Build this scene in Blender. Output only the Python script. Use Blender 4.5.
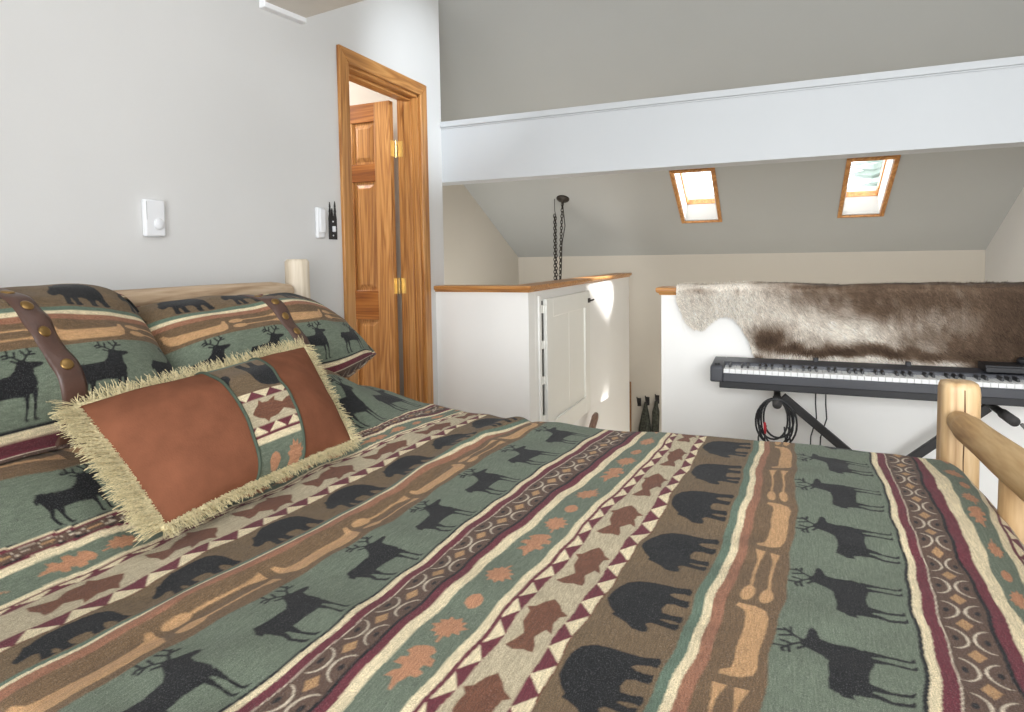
import bpy, math, random
import numpy as np
from mathutils import Vector, Matrix

for o in list(bpy.data.objects):
    bpy.data.objects.remove(o)
sc = bpy.context.scene
col = sc.collection
rng = np.random.default_rng(7)
random.seed(7)

# ------------------------------------------------------------------ camera
CAM = Vector((0.0, 0.0, 1.19))
yaw, pitch, roll = 0.402373, 0.053846, -0.015764
FOC, V0 = 623.245, 291.094
fwd0 = Vector((-math.sin(yaw), math.cos(yaw), 0)); r0 = Vector((math.cos(yaw), math.sin(yaw), 0)); u0 = Vector((0, 0, 1))
fw = math.cos(pitch) * fwd0 - math.sin(pitch) * u0
up = math.cos(pitch) * u0 + math.sin(pitch) * fwd0
rt = math.cos(roll) * r0 + math.sin(roll) * up
up = math.cos(roll) * up - math.sin(roll) * r0
cd = bpy.data.cameras.new('camera')
cam = bpy.data.objects.new('camera', cd); col.objects.link(cam)
cam.matrix_world = Matrix(((rt.x, up.x, -fw.x, CAM.x), (rt.y, up.y, -fw.y, CAM.y), (rt.z, up.z, -fw.z, CAM.z), (0, 0, 0, 1)))
cd.sensor_width = 36; cd.lens = FOC / 1024 * 36; cd.shift_y = (V0 - 356) / 1024
cd.clip_start = 0.02; cd.clip_end = 200
sc.camera = cam

# ------------------------------------------------------------------ world, light, exposure
sc.view_settings.view_transform = 'Standard'; sc.view_settings.look = 'None'
sc.view_settings.gamma = 1.0; sc.view_settings.use_curve_mapping = False
sc.view_settings.exposure = 0.14
w = bpy.data.worlds.new('overcast_sky'); sc.world = w; w.use_nodes = True
bg = w.node_tree.nodes['Background']; bg.inputs[0].default_value = (0.93, 0.97, 1.0, 1); bg.inputs[1].default_value = 4.5

def area(name, loc, target, sx, sy, power, color=(1, 1, 1)):
    l = bpy.data.lights.new(name, 'AREA'); l.shape = 'RECTANGLE'; l.size = sx; l.size_y = sy
    l.energy = power; l.color = color
    o = bpy.data.objects.new(name, l); col.objects.link(o); o.location = loc
    o.rotation_euler = (Vector(target) - Vector(loc)).to_track_quat('-Z', 'Y').to_euler()
    return o
rw = area('rear_window_daylight', (0.45, -1.55, 1.35), (0.75, 2.6, 0.9), 2.0, 1.5, 84, (0.94, 0.97, 1.0))
rw.data.spread = math.radians(128)
area('overhead_fill', (-0.3, 0.9, 3.05), (-0.45, 1.0, 0.0), 1.6, 1.2, 12, (0.98, 0.985, 1.0))  # unseen overhead fill added in place of bounced flash, no window behind it
area('side_fill', (1.46, 0.2, 2.1), (-1.7, 3.0, 1.9), 1.3, 0.9, 10, (0.92, 0.965, 1.0))  # added fill, out of view, brightens the far end of the left wall
area('bathroom_fill', (-2.95, 2.55, 2.3), (-2.3, 2.8, 0.8), 0.4, 0.4, 22, (1, 0.97, 0.95))  # added fill so the room behind the door is not dark
area('stair_fill', (-0.1, 4.4, -1.3), (-0.1, 4.9, 1.5), 1.6, 1.6, 22, (1.0, 0.93, 0.83))  # added fill hidden below, aimed up to lift the stair ceiling
area('chandelier_glow', (-1.86, 4.2, 0.15), (-1.8, 4.3, 1.5), 0.8, 1.6, 14, (1.0, 0.98, 0.94))
sp = bpy.data.lights.new('wall_spot', 'SPOT'); sp.energy = 380; sp.spot_size = math.radians(19); sp.spot_blend = 1.0; sp.shadow_soft_size = 0.06; sp.color = (0.84, 0.92, 1.0)
spo = bpy.data.objects.new('wall_spot', sp); col.objects.link(spo); spo.location = (1.35, 1.2, 2.75)
spo.rotation_euler = (Vector((-1.77, 2.97, 2.10)) - Vector((1.35, 1.2, 2.75))).to_track_quat('-Z', 'Y').to_euler()
sl = bpy.data.lights.new('sun', 'SUN'); sl.energy = 26.0; sl.angle = math.radians(7); sl.color = (1, 0.98, 0.95)
so = bpy.data.objects.new('sun', sl); col.objects.link(so)
so.rotation_euler = Vector((-0.63, -0.60, -0.77)).to_track_quat('-Z', 'Y').to_euler()

# ------------------------------------------------------------------ helpers
def lin(r, g, b, k=1.0):
    f = lambda c: (c / 255 / 12.92) if c / 255 <= 0.04045 else ((c / 255 + 0.055) / 1.055) ** 2.4
    return tuple(min(0.92, f(c) * k) for c in (r, g, b))

WL = {}
def tag(o, label=None, cat=None, group=None, kind=None):
    if label: o['label'] = label
    if cat: o['category'] = cat
    if group: o['group'] = group
    if kind: o['kind'] = kind
    return o
def empty(name, loc, label=None, cat=None, group=None, kind=None):
    o = bpy.data.objects.new(name, None); col.objects.link(o); o.location = loc
    o.empty_display_size = 0.1; WL[o.name] = Vector(loc)
    return tag(o, label, cat, group, kind)

class MB:
    def __init__(s): s.v = []; s.f = []; s.c = None
    def add(s, v, f):
        n = len(s.v); s.v += [tuple(map(float, p)) for p in v]; s.f += [tuple(i + n for i in q) for q in f]
        return s
    def box(s, a, b):
        (x0, y0, z0), (x1, y1, z1) = a, b
        return s.add([(x0, y0, z0), (x1, y0, z0), (x1, y1, z0), (x0, y1, z0), (x0, y0, z1), (x1, y0, z1), (x1, y1, z1), (x0, y1, z1)],
                     [(0, 3, 2, 1), (4, 5, 6, 7), (0, 1, 5, 4), (1, 2, 6, 5), (2, 3, 7, 6), (3, 0, 4, 7)])
    def prism(s, poly, axis, a, b):
        """polygon in the two other axes, extruded along axis from a to b"""
        def P(p, t):
            q = list(p); q.insert(axis, t); return q
        n = len(poly)
        return s.add([P(p, a) for p in poly] + [P(p, b) for p in poly],
                     [tuple(range(n)), tuple(range(2 * n - 1, n - 1, -1))] + [(i, i + n, (i + 1) % n + n, (i + 1) % n) for i in range(n)])
    def tube(s, pts, r, seg=10, caps=True, closed=False):
        pts = [Vector(p) for p in pts]; n = len(pts)
        rs = r if isinstance(r, (list, tuple)) else [r] * n
        rings = []; prev = None
        for i, p in enumerate(pts):
            if closed: t = pts[(i + 1) % n] - pts[i - 1]
            else: t = pts[min(i + 1, n - 1)] - pts[max(i - 1, 0)]
            t.normalize()
            if prev is None:
                a = Vector((0, 0, 1)) if abs(t.z) < 0.9 else Vector((1, 0, 0))
                prev = t.cross(a).normalized()
            e = (prev - t * prev.dot(t)).normalized(); g = t.cross(e); prev = e
            rings.append([p + (e * math.cos(2 * math.pi * k / seg) + g * math.sin(2 * math.pi * k / seg)) * rs[i] for k in range(seg)])
        v = [q for R in rings for q in R]; f = []
        for i in range(n if closed else n - 1):
            j = (i + 1) % n
            for k in range(seg):
                k2 = (k + 1) % seg
                f.append((i * seg + k, i * seg + k2, j * seg + k2, j * seg + k))
        if caps and not closed:
            f.append(tuple(range(seg - 1, -1, -1))); f.append(tuple((n - 1) * seg + k for k in range(seg)))
        return s.add(v, f)
    def lathe(s, prof, base, axis=Vector((0, 0, 1)), seg=20):
        axis = Vector(axis).normalized()
        a = Vector((1, 0, 0)) if abs(axis.x) < 0.9 else Vector((0, 1, 0))
        e = axis.cross(a).normalized(); g = axis.cross(e)
        v = [Vector(base) + axis * h + (e * math.cos(2 * math.pi * k / seg) + g * math.sin(2 * math.pi * k / seg)) * r for (r, h) in prof for k in range(seg)]
        f = [(i * seg + k, i * seg + (k + 1) % seg, (i + 1) * seg + (k + 1) % seg, (i + 1) * seg + k) for i in range(len(prof) - 1) for k in range(seg)]
        n = len(prof)
        f.append(tuple(range(seg - 1, -1, -1))); f.append(tuple((n - 1) * seg + k for k in range(seg)))
        return s.add(v, f)
    def build(s, name, mat, parent=None, smooth=False, bevel=0.0, bseg=2):
        V = np.array(s.v, float)
        if parent is not None:
            org = WL[parent.name]
        else:
            mn, mx = V.min(0), V.max(0); org = Vector(((mn[0] + mx[0]) / 2, (mn[1] + mx[1]) / 2, mn[2]))
        me = bpy.data.meshes.new(name)
        me.from_pydata((V - np.array(org)).tolist(), [], s.f)
        me.materials.append(mat)
        if smooth: me.polygons.foreach_set('use_smooth', [True] * len(me.polygons))
        me.update()
        o = bpy.data.objects.new(name, me); col.objects.link(o)
        if parent is not None: o.parent = parent
        else: o.location = org
        WL[o.name] = Vector(org)
        if bevel:
            b = o.modifiers.new('bevel', 'BEVEL'); b.width = bevel; b.segments = bseg; b.limit_method = 'ANGLE'
            b.angle_limit = math.radians(40)
            for p in me.polygons: p.use_smooth = True
            try: me.set_sharp_from_angle(angle=math.radians(40))
            except Exception: pass
        return o

def grid_obj(name, X, Y, Z, mat, parent=None, colors=None, wrap=False):
    """smooth mesh from 2-D arrays of coordinates, with optional per-vertex colour"""
    n, m = X.shape
    V = np.stack([X, Y, Z], -1).reshape(-1, 3)
    if parent is not None: org = np.array(WL[parent.name])
    else:
        mn, mx = V.min(0), V.max(0); org = np.array([(mn[0] + mx[0]) / 2, (mn[1] + mx[1]) / 2, mn[2]])
    idx = np.arange(n * m).reshape(n, m)
    q = np.stack([idx[:-1, :-1], idx[1:, :-1], idx[1:, 1:], idx[:-1, 1:]], -1).reshape(-1, 4)
    return raw_obj(name, V - org, q, mat, parent, org, None if colors is None else colors.reshape(-1, 3))
def raw_obj(name, V, q, mat, parent, org, colors=None, smooth=True):
    me = bpy.data.meshes.new(name)
    k = q.shape[1]
    me.vertices.add(len(V)); me.vertices.foreach_set('co', np.ascontiguousarray(V, dtype=np.float32).ravel())
    me.loops.add(q.size); me.loops.foreach_set('vertex_index', np.ascontiguousarray(q, dtype=np.int32).ravel())
    me.polygons.add(len(q)); me.polygons.foreach_set('loop_start', np.arange(0, q.size, k, dtype=np.int32))
    try: me.polygons.foreach_set('loop_total', np.full(len(q), k, dtype=np.int32))
    except Exception: pass
    me.polygons.foreach_set('use_smooth', np.full(len(q), smooth))
    me.update(calc_edges=True); me.validate()
    if colors is not None:
        a = me.color_attributes.new('Col', 'FLOAT_COLOR', 'POINT')
        c = np.ones((len(V), 4), np.float32); c[:, :3] = colors
        a.data.foreach_set('color', c.ravel())
    me.materials.append(mat)
    o = bpy.data.objects.new(name, me); col.objects.link(o)
    if parent is not None: o.parent = parent
    else: o.location = org
    WL[o.name] = Vector(org)
    return o

# ------------------------------------------------------------------ materials
def nmat(name):
    m = bpy.data.materials.new(name); m.use_nodes = True
    nt = m.node_tree; b = nt.nodes['Principled BSDF']
    return m, nt, b
def node(nt, t, **k):
    n = nt.nodes.new(t)
    for a, v in k.items():
        if a.startswith('i_'): n.inputs[int(a[2:]) if a[2:].isdigit() else a[2:]].default_value = v
        else: setattr(n, a, v)
    return n
def ramp(nt, stops):
    r = nt.nodes.new('ShaderNodeValToRGB'); e = r.color_ramp.elements
    while len(e) < len(stops): e.new(0.5)
    for x, (p, c) in zip(e, stops): x.position = p; x.color = (*c, 1)
    return r
def plain(name, c, rough=0.6, var=0.08, scale=12.0, bump=0.0, bscale=200.0, metal=0.0, spec=0.5):
    m, nt, b = nmat(name); L = nt.links.new
    tc = node(nt, 'ShaderNodeTexCoord')
    nz = node(nt, 'ShaderNodeTexNoise'); nz.inputs['Scale'].default_value = scale; nz.inputs['Detail'].default_value = 4
    L(tc.outputs['Object'], nz.inputs['Vector'])
    lo = tuple(x * (1 - var) for x in c); hi = tuple(min(1, x * (1 + var)) for x in c)
    r = ramp(nt, [(0.3, lo), (0.7, hi)]); L(nz.outputs['Fac'], r.inputs[0]); L(r.outputs[0], b.inputs['Base Color'])
    b.inputs['Roughness'].default_value = rough; b.inputs['Metallic'].default_value = metal
    b.inputs['Specular IOR Level'].default_value = spec
    if bump:
        n2 = node(nt, 'ShaderNodeTexNoise'); n2.inputs['Scale'].default_value = bscale; n2.inputs['Detail'].default_value = 3
        L(tc.outputs['Object'], n2.inputs['Vector'])
        bp = node(nt, 'ShaderNodeBump'); bp.inputs['Strength'].default_value = bump; bp.inputs['Distance'].default_value = 0.003
        L(n2.outputs['Fac'], bp.inputs['Height']); L(bp.outputs[0], b.inputs['Normal'])
    return m
def wood(name, dark, mid, light, axis=2, freq=28.0, stretch=0.06, rough=0.4, knots=0.0, warp=1.0):
    """grain running along the given axis"""
    m, nt, b = nmat(name); L = nt.links.new
    tc = node(nt, 'ShaderNodeTexCoord'); mp = node(nt, 'ShaderNodeMapping'); s = [1, 1, 1]; s[axis] = stretch
    mp.inputs['Scale'].default_value = s
    L(tc.outputs['Object'], mp.inputs['Vector'])
    n1 = node(nt, 'ShaderNodeTexNoise'); n1.inputs['Scale'].default_value = 7; n1.inputs['Detail'].default_value = 3; n1.inputs['Distortion'].default_value = warp
    L(mp.outputs[0], n1.inputs['Vector'])
    mu = node(nt, 'ShaderNodeMath', operation='MULTIPLY'); mu.inputs[1].default_value = freq; L(n1.outputs['Fac'], mu.inputs[0])
    fr = node(nt, 'ShaderNodeMath', operation='PINGPONG'); fr.inputs[1].default_value = 1.0; L(mu.outputs[0], fr.inputs[0])
    n2 = node(nt, 'ShaderNodeTexNoise'); n2.inputs['Scale'].default_value = 120; n2.inputs['Detail'].default_value = 2
    L(mp.outputs[0], n2.inputs['Vector'])
    mx = node(nt, 'ShaderNodeMath', operation='MULTIPLY_ADD'); mx.inputs[1].default_value = 0.5; L(n2.outputs['Fac'], mx.inputs[0]); 
    hm = node(nt, 'ShaderNodeMath', operation='MULTIPLY'); hm.inputs[1].default_value = 0.34; L(fr.outputs[0], hm.inputs[0]); L(hm.outputs[0], mx.inputs[2])
    r = ramp(nt, [(0.18, dark), (0.42, mid), (0.66, light)]); L(mx.outputs[0], r.inputs[0])
    out = r.outputs[0]
    if knots:
        vo = node(nt, 'ShaderNodeTexVoronoi'); vo.inputs['Scale'].default_value = knots
        mp2 = node(nt, 'ShaderNodeMapping'); s2 = [1, 1, 1]; s2[axis] = 0.7; mp2.inputs['Scale'].default_value = s2
        L(tc.outputs['Object'], mp2.inputs['Vector']); L(mp2.outputs[0], vo.inputs['Vector'])
        kr = ramp(nt, [(0.05, (0.45, 0.3, 0.2)), (0.13, (1, 1, 1))]); L(vo.outputs['Distance'], kr.inputs[0])
        mm = node(nt, 'ShaderNodeMix', data_type='RGBA', blend_type='MULTIPLY'); mm.inputs[0].default_value = 1.0
        L(out, mm.inputs[6]); L(kr.outputs[0], mm.inputs[7]); out = mm.outputs[2]
    L(out, b.inputs['Base Color']); b.inputs['Roughness'].default_value = rough
    bp = node(nt, 'ShaderNodeBump'); bp.inputs['Strength'].default_value = 0.12; bp.inputs['Distance'].default_value = 0.002
    L(mx.outputs[0], bp.inputs['Height']); L(bp.outputs[0], b.inputs['Normal'])
    return m
def fabric(name, speck=0.5, scale=800.0, rough=0.95):
    m, nt, b = nmat(name); L = nt.links.new
    at = node(nt, 'ShaderNodeAttribute', attribute_name='Col')
    tc = node(nt, 'ShaderNodeTexCoord')
    nz = node(nt, 'ShaderNodeTexNoise'); nz.inputs['Scale'].default_value = scale; nz.inputs['Detail'].default_value = 2; nz.inputs['Roughness'].default_value = 0.7
    L(tc.outputs['Object'], nz.inputs['Vector'])
    r = ramp(nt, [(0.3, (1 - speck,) * 3), (0.7, (1 + speck,) * 3)]); L(nz.outputs['Fac'], r.inputs[0])
    mp = node(nt, 'ShaderNodeMapping'); mp.inputs['Scale'].default_value = (1.0, 0.12, 0.4); L(tc.outputs['Object'], mp.inputs['Vector'])
    n3 = node(nt, 'ShaderNodeTexNoise'); n3.inputs['Scale'].default_value = 420; n3.inputs['Detail'].default_value = 1
    L(mp.outputs[0], n3.inputs['Vector'])
    r3 = ramp(nt, [(0.35, (0.88,) * 3), (0.65, (1.12,) * 3)]); L(n3.outputs['Fac'], r3.inputs[0])
    m1 = node(nt, 'ShaderNodeMix', data_type='RGBA', blend_type='MULTIPLY'); m1.inputs[0].default_value = 1; L(at.outputs['Color'], m1.inputs[6]); L(r.outputs[0], m1.inputs[7])
    m2 = node(nt, 'ShaderNodeMix', data_type='RGBA', blend_type='MULTIPLY'); m2.inputs[0].default_value = 1; L(m1.outputs[2], m2.inputs[6]); L(r3.outputs[0], m2.inputs[7])
    mp4 = node(nt, 'ShaderNodeMapping'); mp4.inputs['Scale'].default_value = (1.0, 0.6, 1.0); L(tc.outputs['Object'], mp4.inputs['Vector'])
    n4 = node(nt, 'ShaderNodeTexNoise'); n4.inputs['Scale'].default_value = 800; n4.inputs['Detail'].default_value = 1; L(mp4.outputs[0], n4.inputs['Vector'])
    r4 = ramp(nt, [(0.55, (0, 0, 0)), (0.74, (speck * .10,) * 3)]); L(n4.outputs['Fac'], r4.inputs[0])
    m3 = node(nt, 'ShaderNodeMix', data_type='RGBA', blend_type='ADD'); m3.inputs[0].default_value = 1; L(m2.outputs[2], m3.inputs[6]); L(r4.outputs[0], m3.inputs[7])
    L(m3.outputs[2], b.inputs['Base Color']); b.inputs['Roughness'].default_value = rough
    b.inputs['Specular IOR Level'].default_value = 0.1
    b.inputs['Sheen Weight'].default_value = 0.08; b.inputs['Sheen Roughness'].default_value = 0.5
    bp = node(nt, 'ShaderNodeBump'); bp.inputs['Strength'].default_value = 0.35; bp.inputs['Distance'].default_value = 0.0012
    L(nz.outputs['Fac'], bp.inputs['Height']); L(bp.outputs[0], b.inputs['Normal'])
    return m

M = {}
M['wall'] = plain('white_wall_paint', lin(220, 219, 217), 0.85, 0.012, 3.0, 0.08, 90.0, spec=0.2)
M['half'] = plain('half_wall_paint', lin(245, 244, 240), 0.6, 0.012, 3.0, 0.06, 90.0, spec=0.3)
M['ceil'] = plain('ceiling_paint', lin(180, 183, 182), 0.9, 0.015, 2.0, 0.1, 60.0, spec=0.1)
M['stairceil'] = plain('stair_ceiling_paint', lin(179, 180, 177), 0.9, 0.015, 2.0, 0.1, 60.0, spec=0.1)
M['stairwall'] = plain('stair_wall_paint', lin(205, 198, 186), 0.85, 0.015, 2.0, 0.08, 70.0, spec=0.15)
M['beam'] = plain("beam_paint", lin(200, 203, 205), 0.6, 0.01, 3.0, 0.05, 40.0, spec=0.3)
M['carpet'] = plain('beige_carpet', lin(150, 135, 115), 0.95, 0.2, 300.0, 0.4, 400.0)
oakc = (lin(152, 98, 50), lin(188, 130, 70), lin(209, 155, 93))
M['oak'] = wood('honey_oak', *oakc, axis=2, freq=22, stretch=0.05, rough=0.35)
M['oaky'] = wood('honey_oak_level', *oakc, axis=1, freq=22, stretch=0.05, rough=0.35)
M['oakx'] = wood('honey_oak_cross', *oakc, axis=0, freq=22, stretch=0.05, rough=0.35)
railc = (lin(128, 70, 22), lin(166, 100, 38), lin(188, 122, 56))
M['oakrail'] = wood('oak_door_rail', *railc, axis=0, freq=18, stretch=0.05, rough=0.35)
logc = (lin(166, 130, 88), lin(194, 161, 117), lin(211, 182, 140))
M['logz'] = wood('peeled_log_upright', *logc, axis=2, freq=9, stretch=0.10, rough=0.5, knots=5.0)
M['logy'] = wood('peeled_log_lying', lin(146, 110, 68), lin(180, 144, 96), lin(200, 168, 120), axis=1, freq=9, stretch=0.10, rough=0.5, knots=5.0)
greyc = (lin(156, 128, 100), lin(186, 160, 131), lin(204, 181, 154))
M['logheady'] = wood('weathered_log_lying', *greyc, axis=1, freq=9, stretch=0.10, rough=0.6, knots=5.0)
M['logheadz'] = wood('weathered_log_upright', lin(200, 184, 160), lin(216, 202, 180), lin(228, 216, 198), axis=2, freq=9, stretch=0.1, rough=0.6, knots=4.0)
M['logx'] = wood('peeled_log_rail', *logc, axis=0, freq=9, stretch=0.10, rough=0.5, knots=5.0)
M['pattern'] = fabric('woven_lodge_fabric')
M['fur'] = fabric('reindeer_fur', 0.12, 200.0, 0.75)
M['suede'] = plain('rust_suede', lin(122, 77, 56), 0.9, 0.14, 22.0, 0.25, 300.0, spec=0.1)
M['fringe'] = plain('cream_fringe', lin(208, 194, 152), 0.9, 0.3, 220.0)
M['piping'] = plain('dark_green_piping', lin(66, 76, 62), 0.8)
M['leather'] = plain('brown_leather', lin(78, 54, 44), 0.42, 0.15, 40.0, 0.2, 200.0)
M['brass'] = plain('brass', lin(222, 192, 128), 0.35, 0.05, 50.0, metal=0.8)
M['oldbrass'] = plain('aged_brass', lin(150, 120, 75), 0.4, 0.1, 50.0, metal=1.0)
M['plastic'] = plain('white_plastic', lin(238, 239, 241), 0.4, 0.01)
M['blackmetal'] = plain('black_metal', lin(38, 36, 36), 0.5, 0.1, 40.0)
M['pianobody'] = plain('charcoal_piano_body', lin(62, 63, 68), 0.42, 0.05, 30.0)
M['pianodark'] = plain('black_piano_base', lin(30, 30, 33), 0.5, 0.05, 30.0)
M['ivory'] = plain('white_key_plastic', lin(236, 236, 234), 0.25, 0.01)
M['ebony'] = plain('black_key_plastic', lin(34, 34, 36), 0.4, 0.02)
M['rubber'] = plain('black_cable', lin(34, 34, 36), 0.45, 0.05)
M['greycable'] = plain('grey_cable', lin(110, 108, 104), 0.5, 0.05)
M['red'] = plain('red_plug', lin(190, 40, 50), 0.4, 0.05)
M['foam'] = plain('black_foam', lin(58, 56, 55), 0.8, 0.1, 60)
M['bronze'] = plain('dark_bronze', lin(58, 52, 46), 0.5, 0.15, 60.0, metal=0.4)
M['mattress'] = plain('white_mattress_ticking', lin(225, 220, 210), 0.9, 0.04, 60.0)
M['cupboard'] = plain('cream_white_paint', lin(240, 239, 232), 0.5, 0.012, 5.0, 0.06, 60.0)
M['gapshade'] = plain('painted_gap_shade', lin(70, 66, 60), 0.9)
M['scarf'] = plain('dark_flecked_cloth', lin(66, 68, 60), 0.95, 0.8, 60.0, 0.3, 120)
M['blade'] = plain('cream_fan_blade', lin(222, 216, 206), 0.5, 0.02)
M['needles'] = plain('washed_out_needles', lin(138, 150, 143), 0.9, 0.25, 3.0)  # base colour paled to imitate overexposed daylight on the tree
M['bark'] = plain('pine_bark', lin(120, 100, 84), 0.9, 0.3, 8.0)
gm = bpy.data.materials.new('window_glass'); gm.use_nodes = True; nt = gm.node_tree; nt.nodes.clear()
_o = node(nt, 'ShaderNodeOutputMaterial'); _t = node(nt, 'ShaderNodeBsdfTransparent'); _g = node(nt, 'ShaderNodeBsdfGlossy'); _g.inputs['Roughness'].default_value = 0.02
_x = node(nt, 'ShaderNodeMixShader'); _x.inputs[0].default_value = 0.06
nt.links.new(_t.outputs[0], _x.inputs[1]); nt.links.new(_g.outputs[0], _x.inputs[2]); nt.links.new(_x.outputs[0], _o.inputs[0]); M['glass'] = gm

# ------------------------------------------------------------------ the room
XL, XR = -1.77, 1.509
YB = 3.163                 # face of the beam
YREAR = -1.7
YBACK = 5.98; XSL = -2.468; ZBACK = 1.192; SL = 0.52
RIDGE = 1.6
def zc_up(y): return ZBACK + SL * (YBACK - y) if y >= RIDGE else ZBACK + SL * (YBACK - RIDGE) - 0.3 * (RIDGE - y)
def struct(mb, name, mat, label, cat, **k): return tag(mb.build(name, mat, **k), label, cat, kind='structure')

struct(MB().box((XL - 0.12, YREAR - 0.12, -0.12), (XR + 0.12, 3.2, 0.0)), 'floor', M['carpet'], 'beige carpet floor under the log bed', 'floor')
struct(MB().box((XSL - 0.12, 3.2, -1.62), (XR + 0.12, YBACK + 0.12, -1.5)), 'floor_stair', M['carpet'], 'carpeted landing at the foot of the stairwell', 'floor')
# left wall with the door opening
DY0, DY1, DZ = 2.31, 2.919, 2.063
m = MB()
m.prism([(YREAR, 0), (DY0, 0), (DY0, zc_up(DY0) + .1), (RIDGE, zc_up(RIDGE) + .1), (YREAR, zc_up(YREAR) + .1)], 0, XL - 0.12, XL)
m.prism([(DY0, DZ), (DY1, DZ), (DY1, zc_up(DY1) + .1), (DY0, zc_up(DY0) + .1)], 0, XL - 0.12, XL)
m.prism([(DY1, 0), (YB, 0), (YB, zc_up(YB) + .1), (DY1, zc_up(DY1) + .1)], 0, XL - 0.12, XL)
struct(m, 'wall_left', M['wall'], 'white painted wall behind the headboard with the oak doorway', 'wall')
m = MB(); m.prism([(YREAR, 0), (3.3, 0), (3.3, zc_up(3.3) + .1), (RIDGE, zc_up(RIDGE) + .1), (YREAR, zc_up(YREAR) + .1)], 0, XR, XR + 0.12)
m.prism([(3.3, -1.6), (YBACK + .12, -1.6), (YBACK + .12, ZBACK + .1), (3.3, zc_up(3.3) + .1)], 0, XR, XR + 0.12)
struct(m, 'wall_right', M['wall'], 'plain white wall closing the loft at the end of the piano side', 'wall')
struct(MB().box((XL - .12, YREAR - .12, 0), (XR + .12, YREAR, 2.62)), 'wall_rear', M['wall'], 'plain white wall opposite the stair railing', 'wall')
struct(MB().box((XSL - .12, YBACK, -1.6), (XR + .12, YBACK + .12, ZBACK + 0.12)), 'wall_back', M['stairwall'], 'low white knee wall beyond the stairwell', 'wall')
m = MB(); m.prism([(YB, -1.6), (YBACK + .12, -1.6), (YBACK + .12, ZBACK + .1), (YB, ZBACK + .1 + SL * (YBACK - YB))], 0, XSL - .12, XSL)
struct(m, 'wall_stair', M['stairwall'], 'white side wall under the slope left of the hanging chains', 'wall')
struct(MB().box((-3.3, YB - .12, -1.6), (XL - 0.12, YB, 2.66)), 'wall_partition', M['stairwall'], 'white partition closing the room behind the oak door', 'wall')
m = MB().box((-3.3, 1.3, 0), (-3.18, YB - .12, 2.6)); m.box((-3.3, 1.18, 0), (XL - .12, 1.3, 2.6)); m.box((-3.3, 1.18, 2.45), (XL - .12, YB, 2.6)); m.box((-3.3, 1.18, -.1), (XL - .12, YB, 0))
struct(m, 'wall_bathroom', M['wall'], 'white walls of the small room behind the oak door', 'wall')
struct(MB().box((XSL, YB - .02, -1.6), (XR, YB + .1, -0.01)), 'wall_lower', M['stairwall'], 'white wall dropping from the loft floor into the stairwell', 'wall')
# rear slope of the ceiling, behind the ridge
t = 0.14
m = MB(); y0 = YREAR - .12
m.prism([(RIDGE, zc_up(RIDGE)), (RIDGE, zc_up(RIDGE) + .28), (y0, zc_up(y0) + t), (y0, zc_up(y0))], 0, XL - .8, XR + .12)
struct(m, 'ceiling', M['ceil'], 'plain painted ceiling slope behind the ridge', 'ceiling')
# beam and its crown strip
struct(MB().box((XL - 0.69, YB, 1.625), (XR, YB + 0.14, 1.966)), 'beam', M['beam'], 'wide white painted beam spanning above the stairwell', 'beam')
m = MB().box((XL, YB - 0.014, 1.934), (XR, YB, 1.966)); m.box((XL, YB - 0.006, 1.926), (XR, YB, 1.934))
struct(m, 'trim_1', M['beam'], 'narrow white trim strip along the top of the beam', 'trim', bevel=0.002)

# stair ceiling with two skylight wells
SN = Vector((0, SL, 1)).normalized()                # outward normal of the slope
SE = Vector((0, -1, SL)).normalized()               # up the slope
def sz(y): return ZBACK + SL * (YBACK - y)
kk = 1.161
SKY = [(-0.641 * kk, -0.361 * kk), (0.378 * kk - .012, 0.646 * kk - .012)]
SY0, SY1 = 4.093 * kk + .022, 4.697 * kk                   # upper and lower end of the outer trim
TW = 0.028
def slab(m, x0, x1, ya, yb, th=0.24):
    v = []
    for x in (x0, x1):
        for y in (ya, yb):
            p = Vector((x, y, sz(y))); v += [p, p + SN * th]
    return m.add(v, [(0, 2, 6, 4), (1, 5, 7, 3), (0, 4, 5, 1), (2, 3, 7, 6), (0, 1, 3, 2), (4, 6, 7, 5)])
m = MB(); ytop, ybot = RIDGE, YBACK + 0.14
xs = [XSL - .12, SKY[0][0] + TW, SKY[0][1] - TW, SKY[1][0] + TW, SKY[1][1] - TW, XR + .12]
ya, yb = SY0 + TW * .9, SY1 - TW * .9
for i in range(5):
    if i in (1, 3):
        slab(m, xs[i], xs[i + 1], ytop, ya); slab(m, xs[i], xs[i + 1], yb, ybot)
    else: slab(m, xs[i], xs[i + 1], ytop, ybot)
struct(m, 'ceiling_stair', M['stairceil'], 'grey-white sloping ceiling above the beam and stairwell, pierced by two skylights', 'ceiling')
def skybar(m, x0, x1, s0, s1, n0, n1):
    """bar in slope coordinates: x, s (down-slope distance from SY0 edge), n (outward)"""
    o = Vector((0, SY0, sz(SY0))); v = []
    for x in (x0, x1):
        for s in (s0, s1):
            for n in (n0, n1): v.append(o + Vector((x, 0, 0)) - SE * s + SN * n)
    return m.add(v, [(0, 2, 6, 4), (1, 5, 7, 3), (0, 4, 5, 1), (2, 3, 7, 6), (0, 1, 3, 2), (4, 6, 7, 5)])
SLEN = (SY1 - SY0) * math.sqrt(1 + SL * SL)
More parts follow.
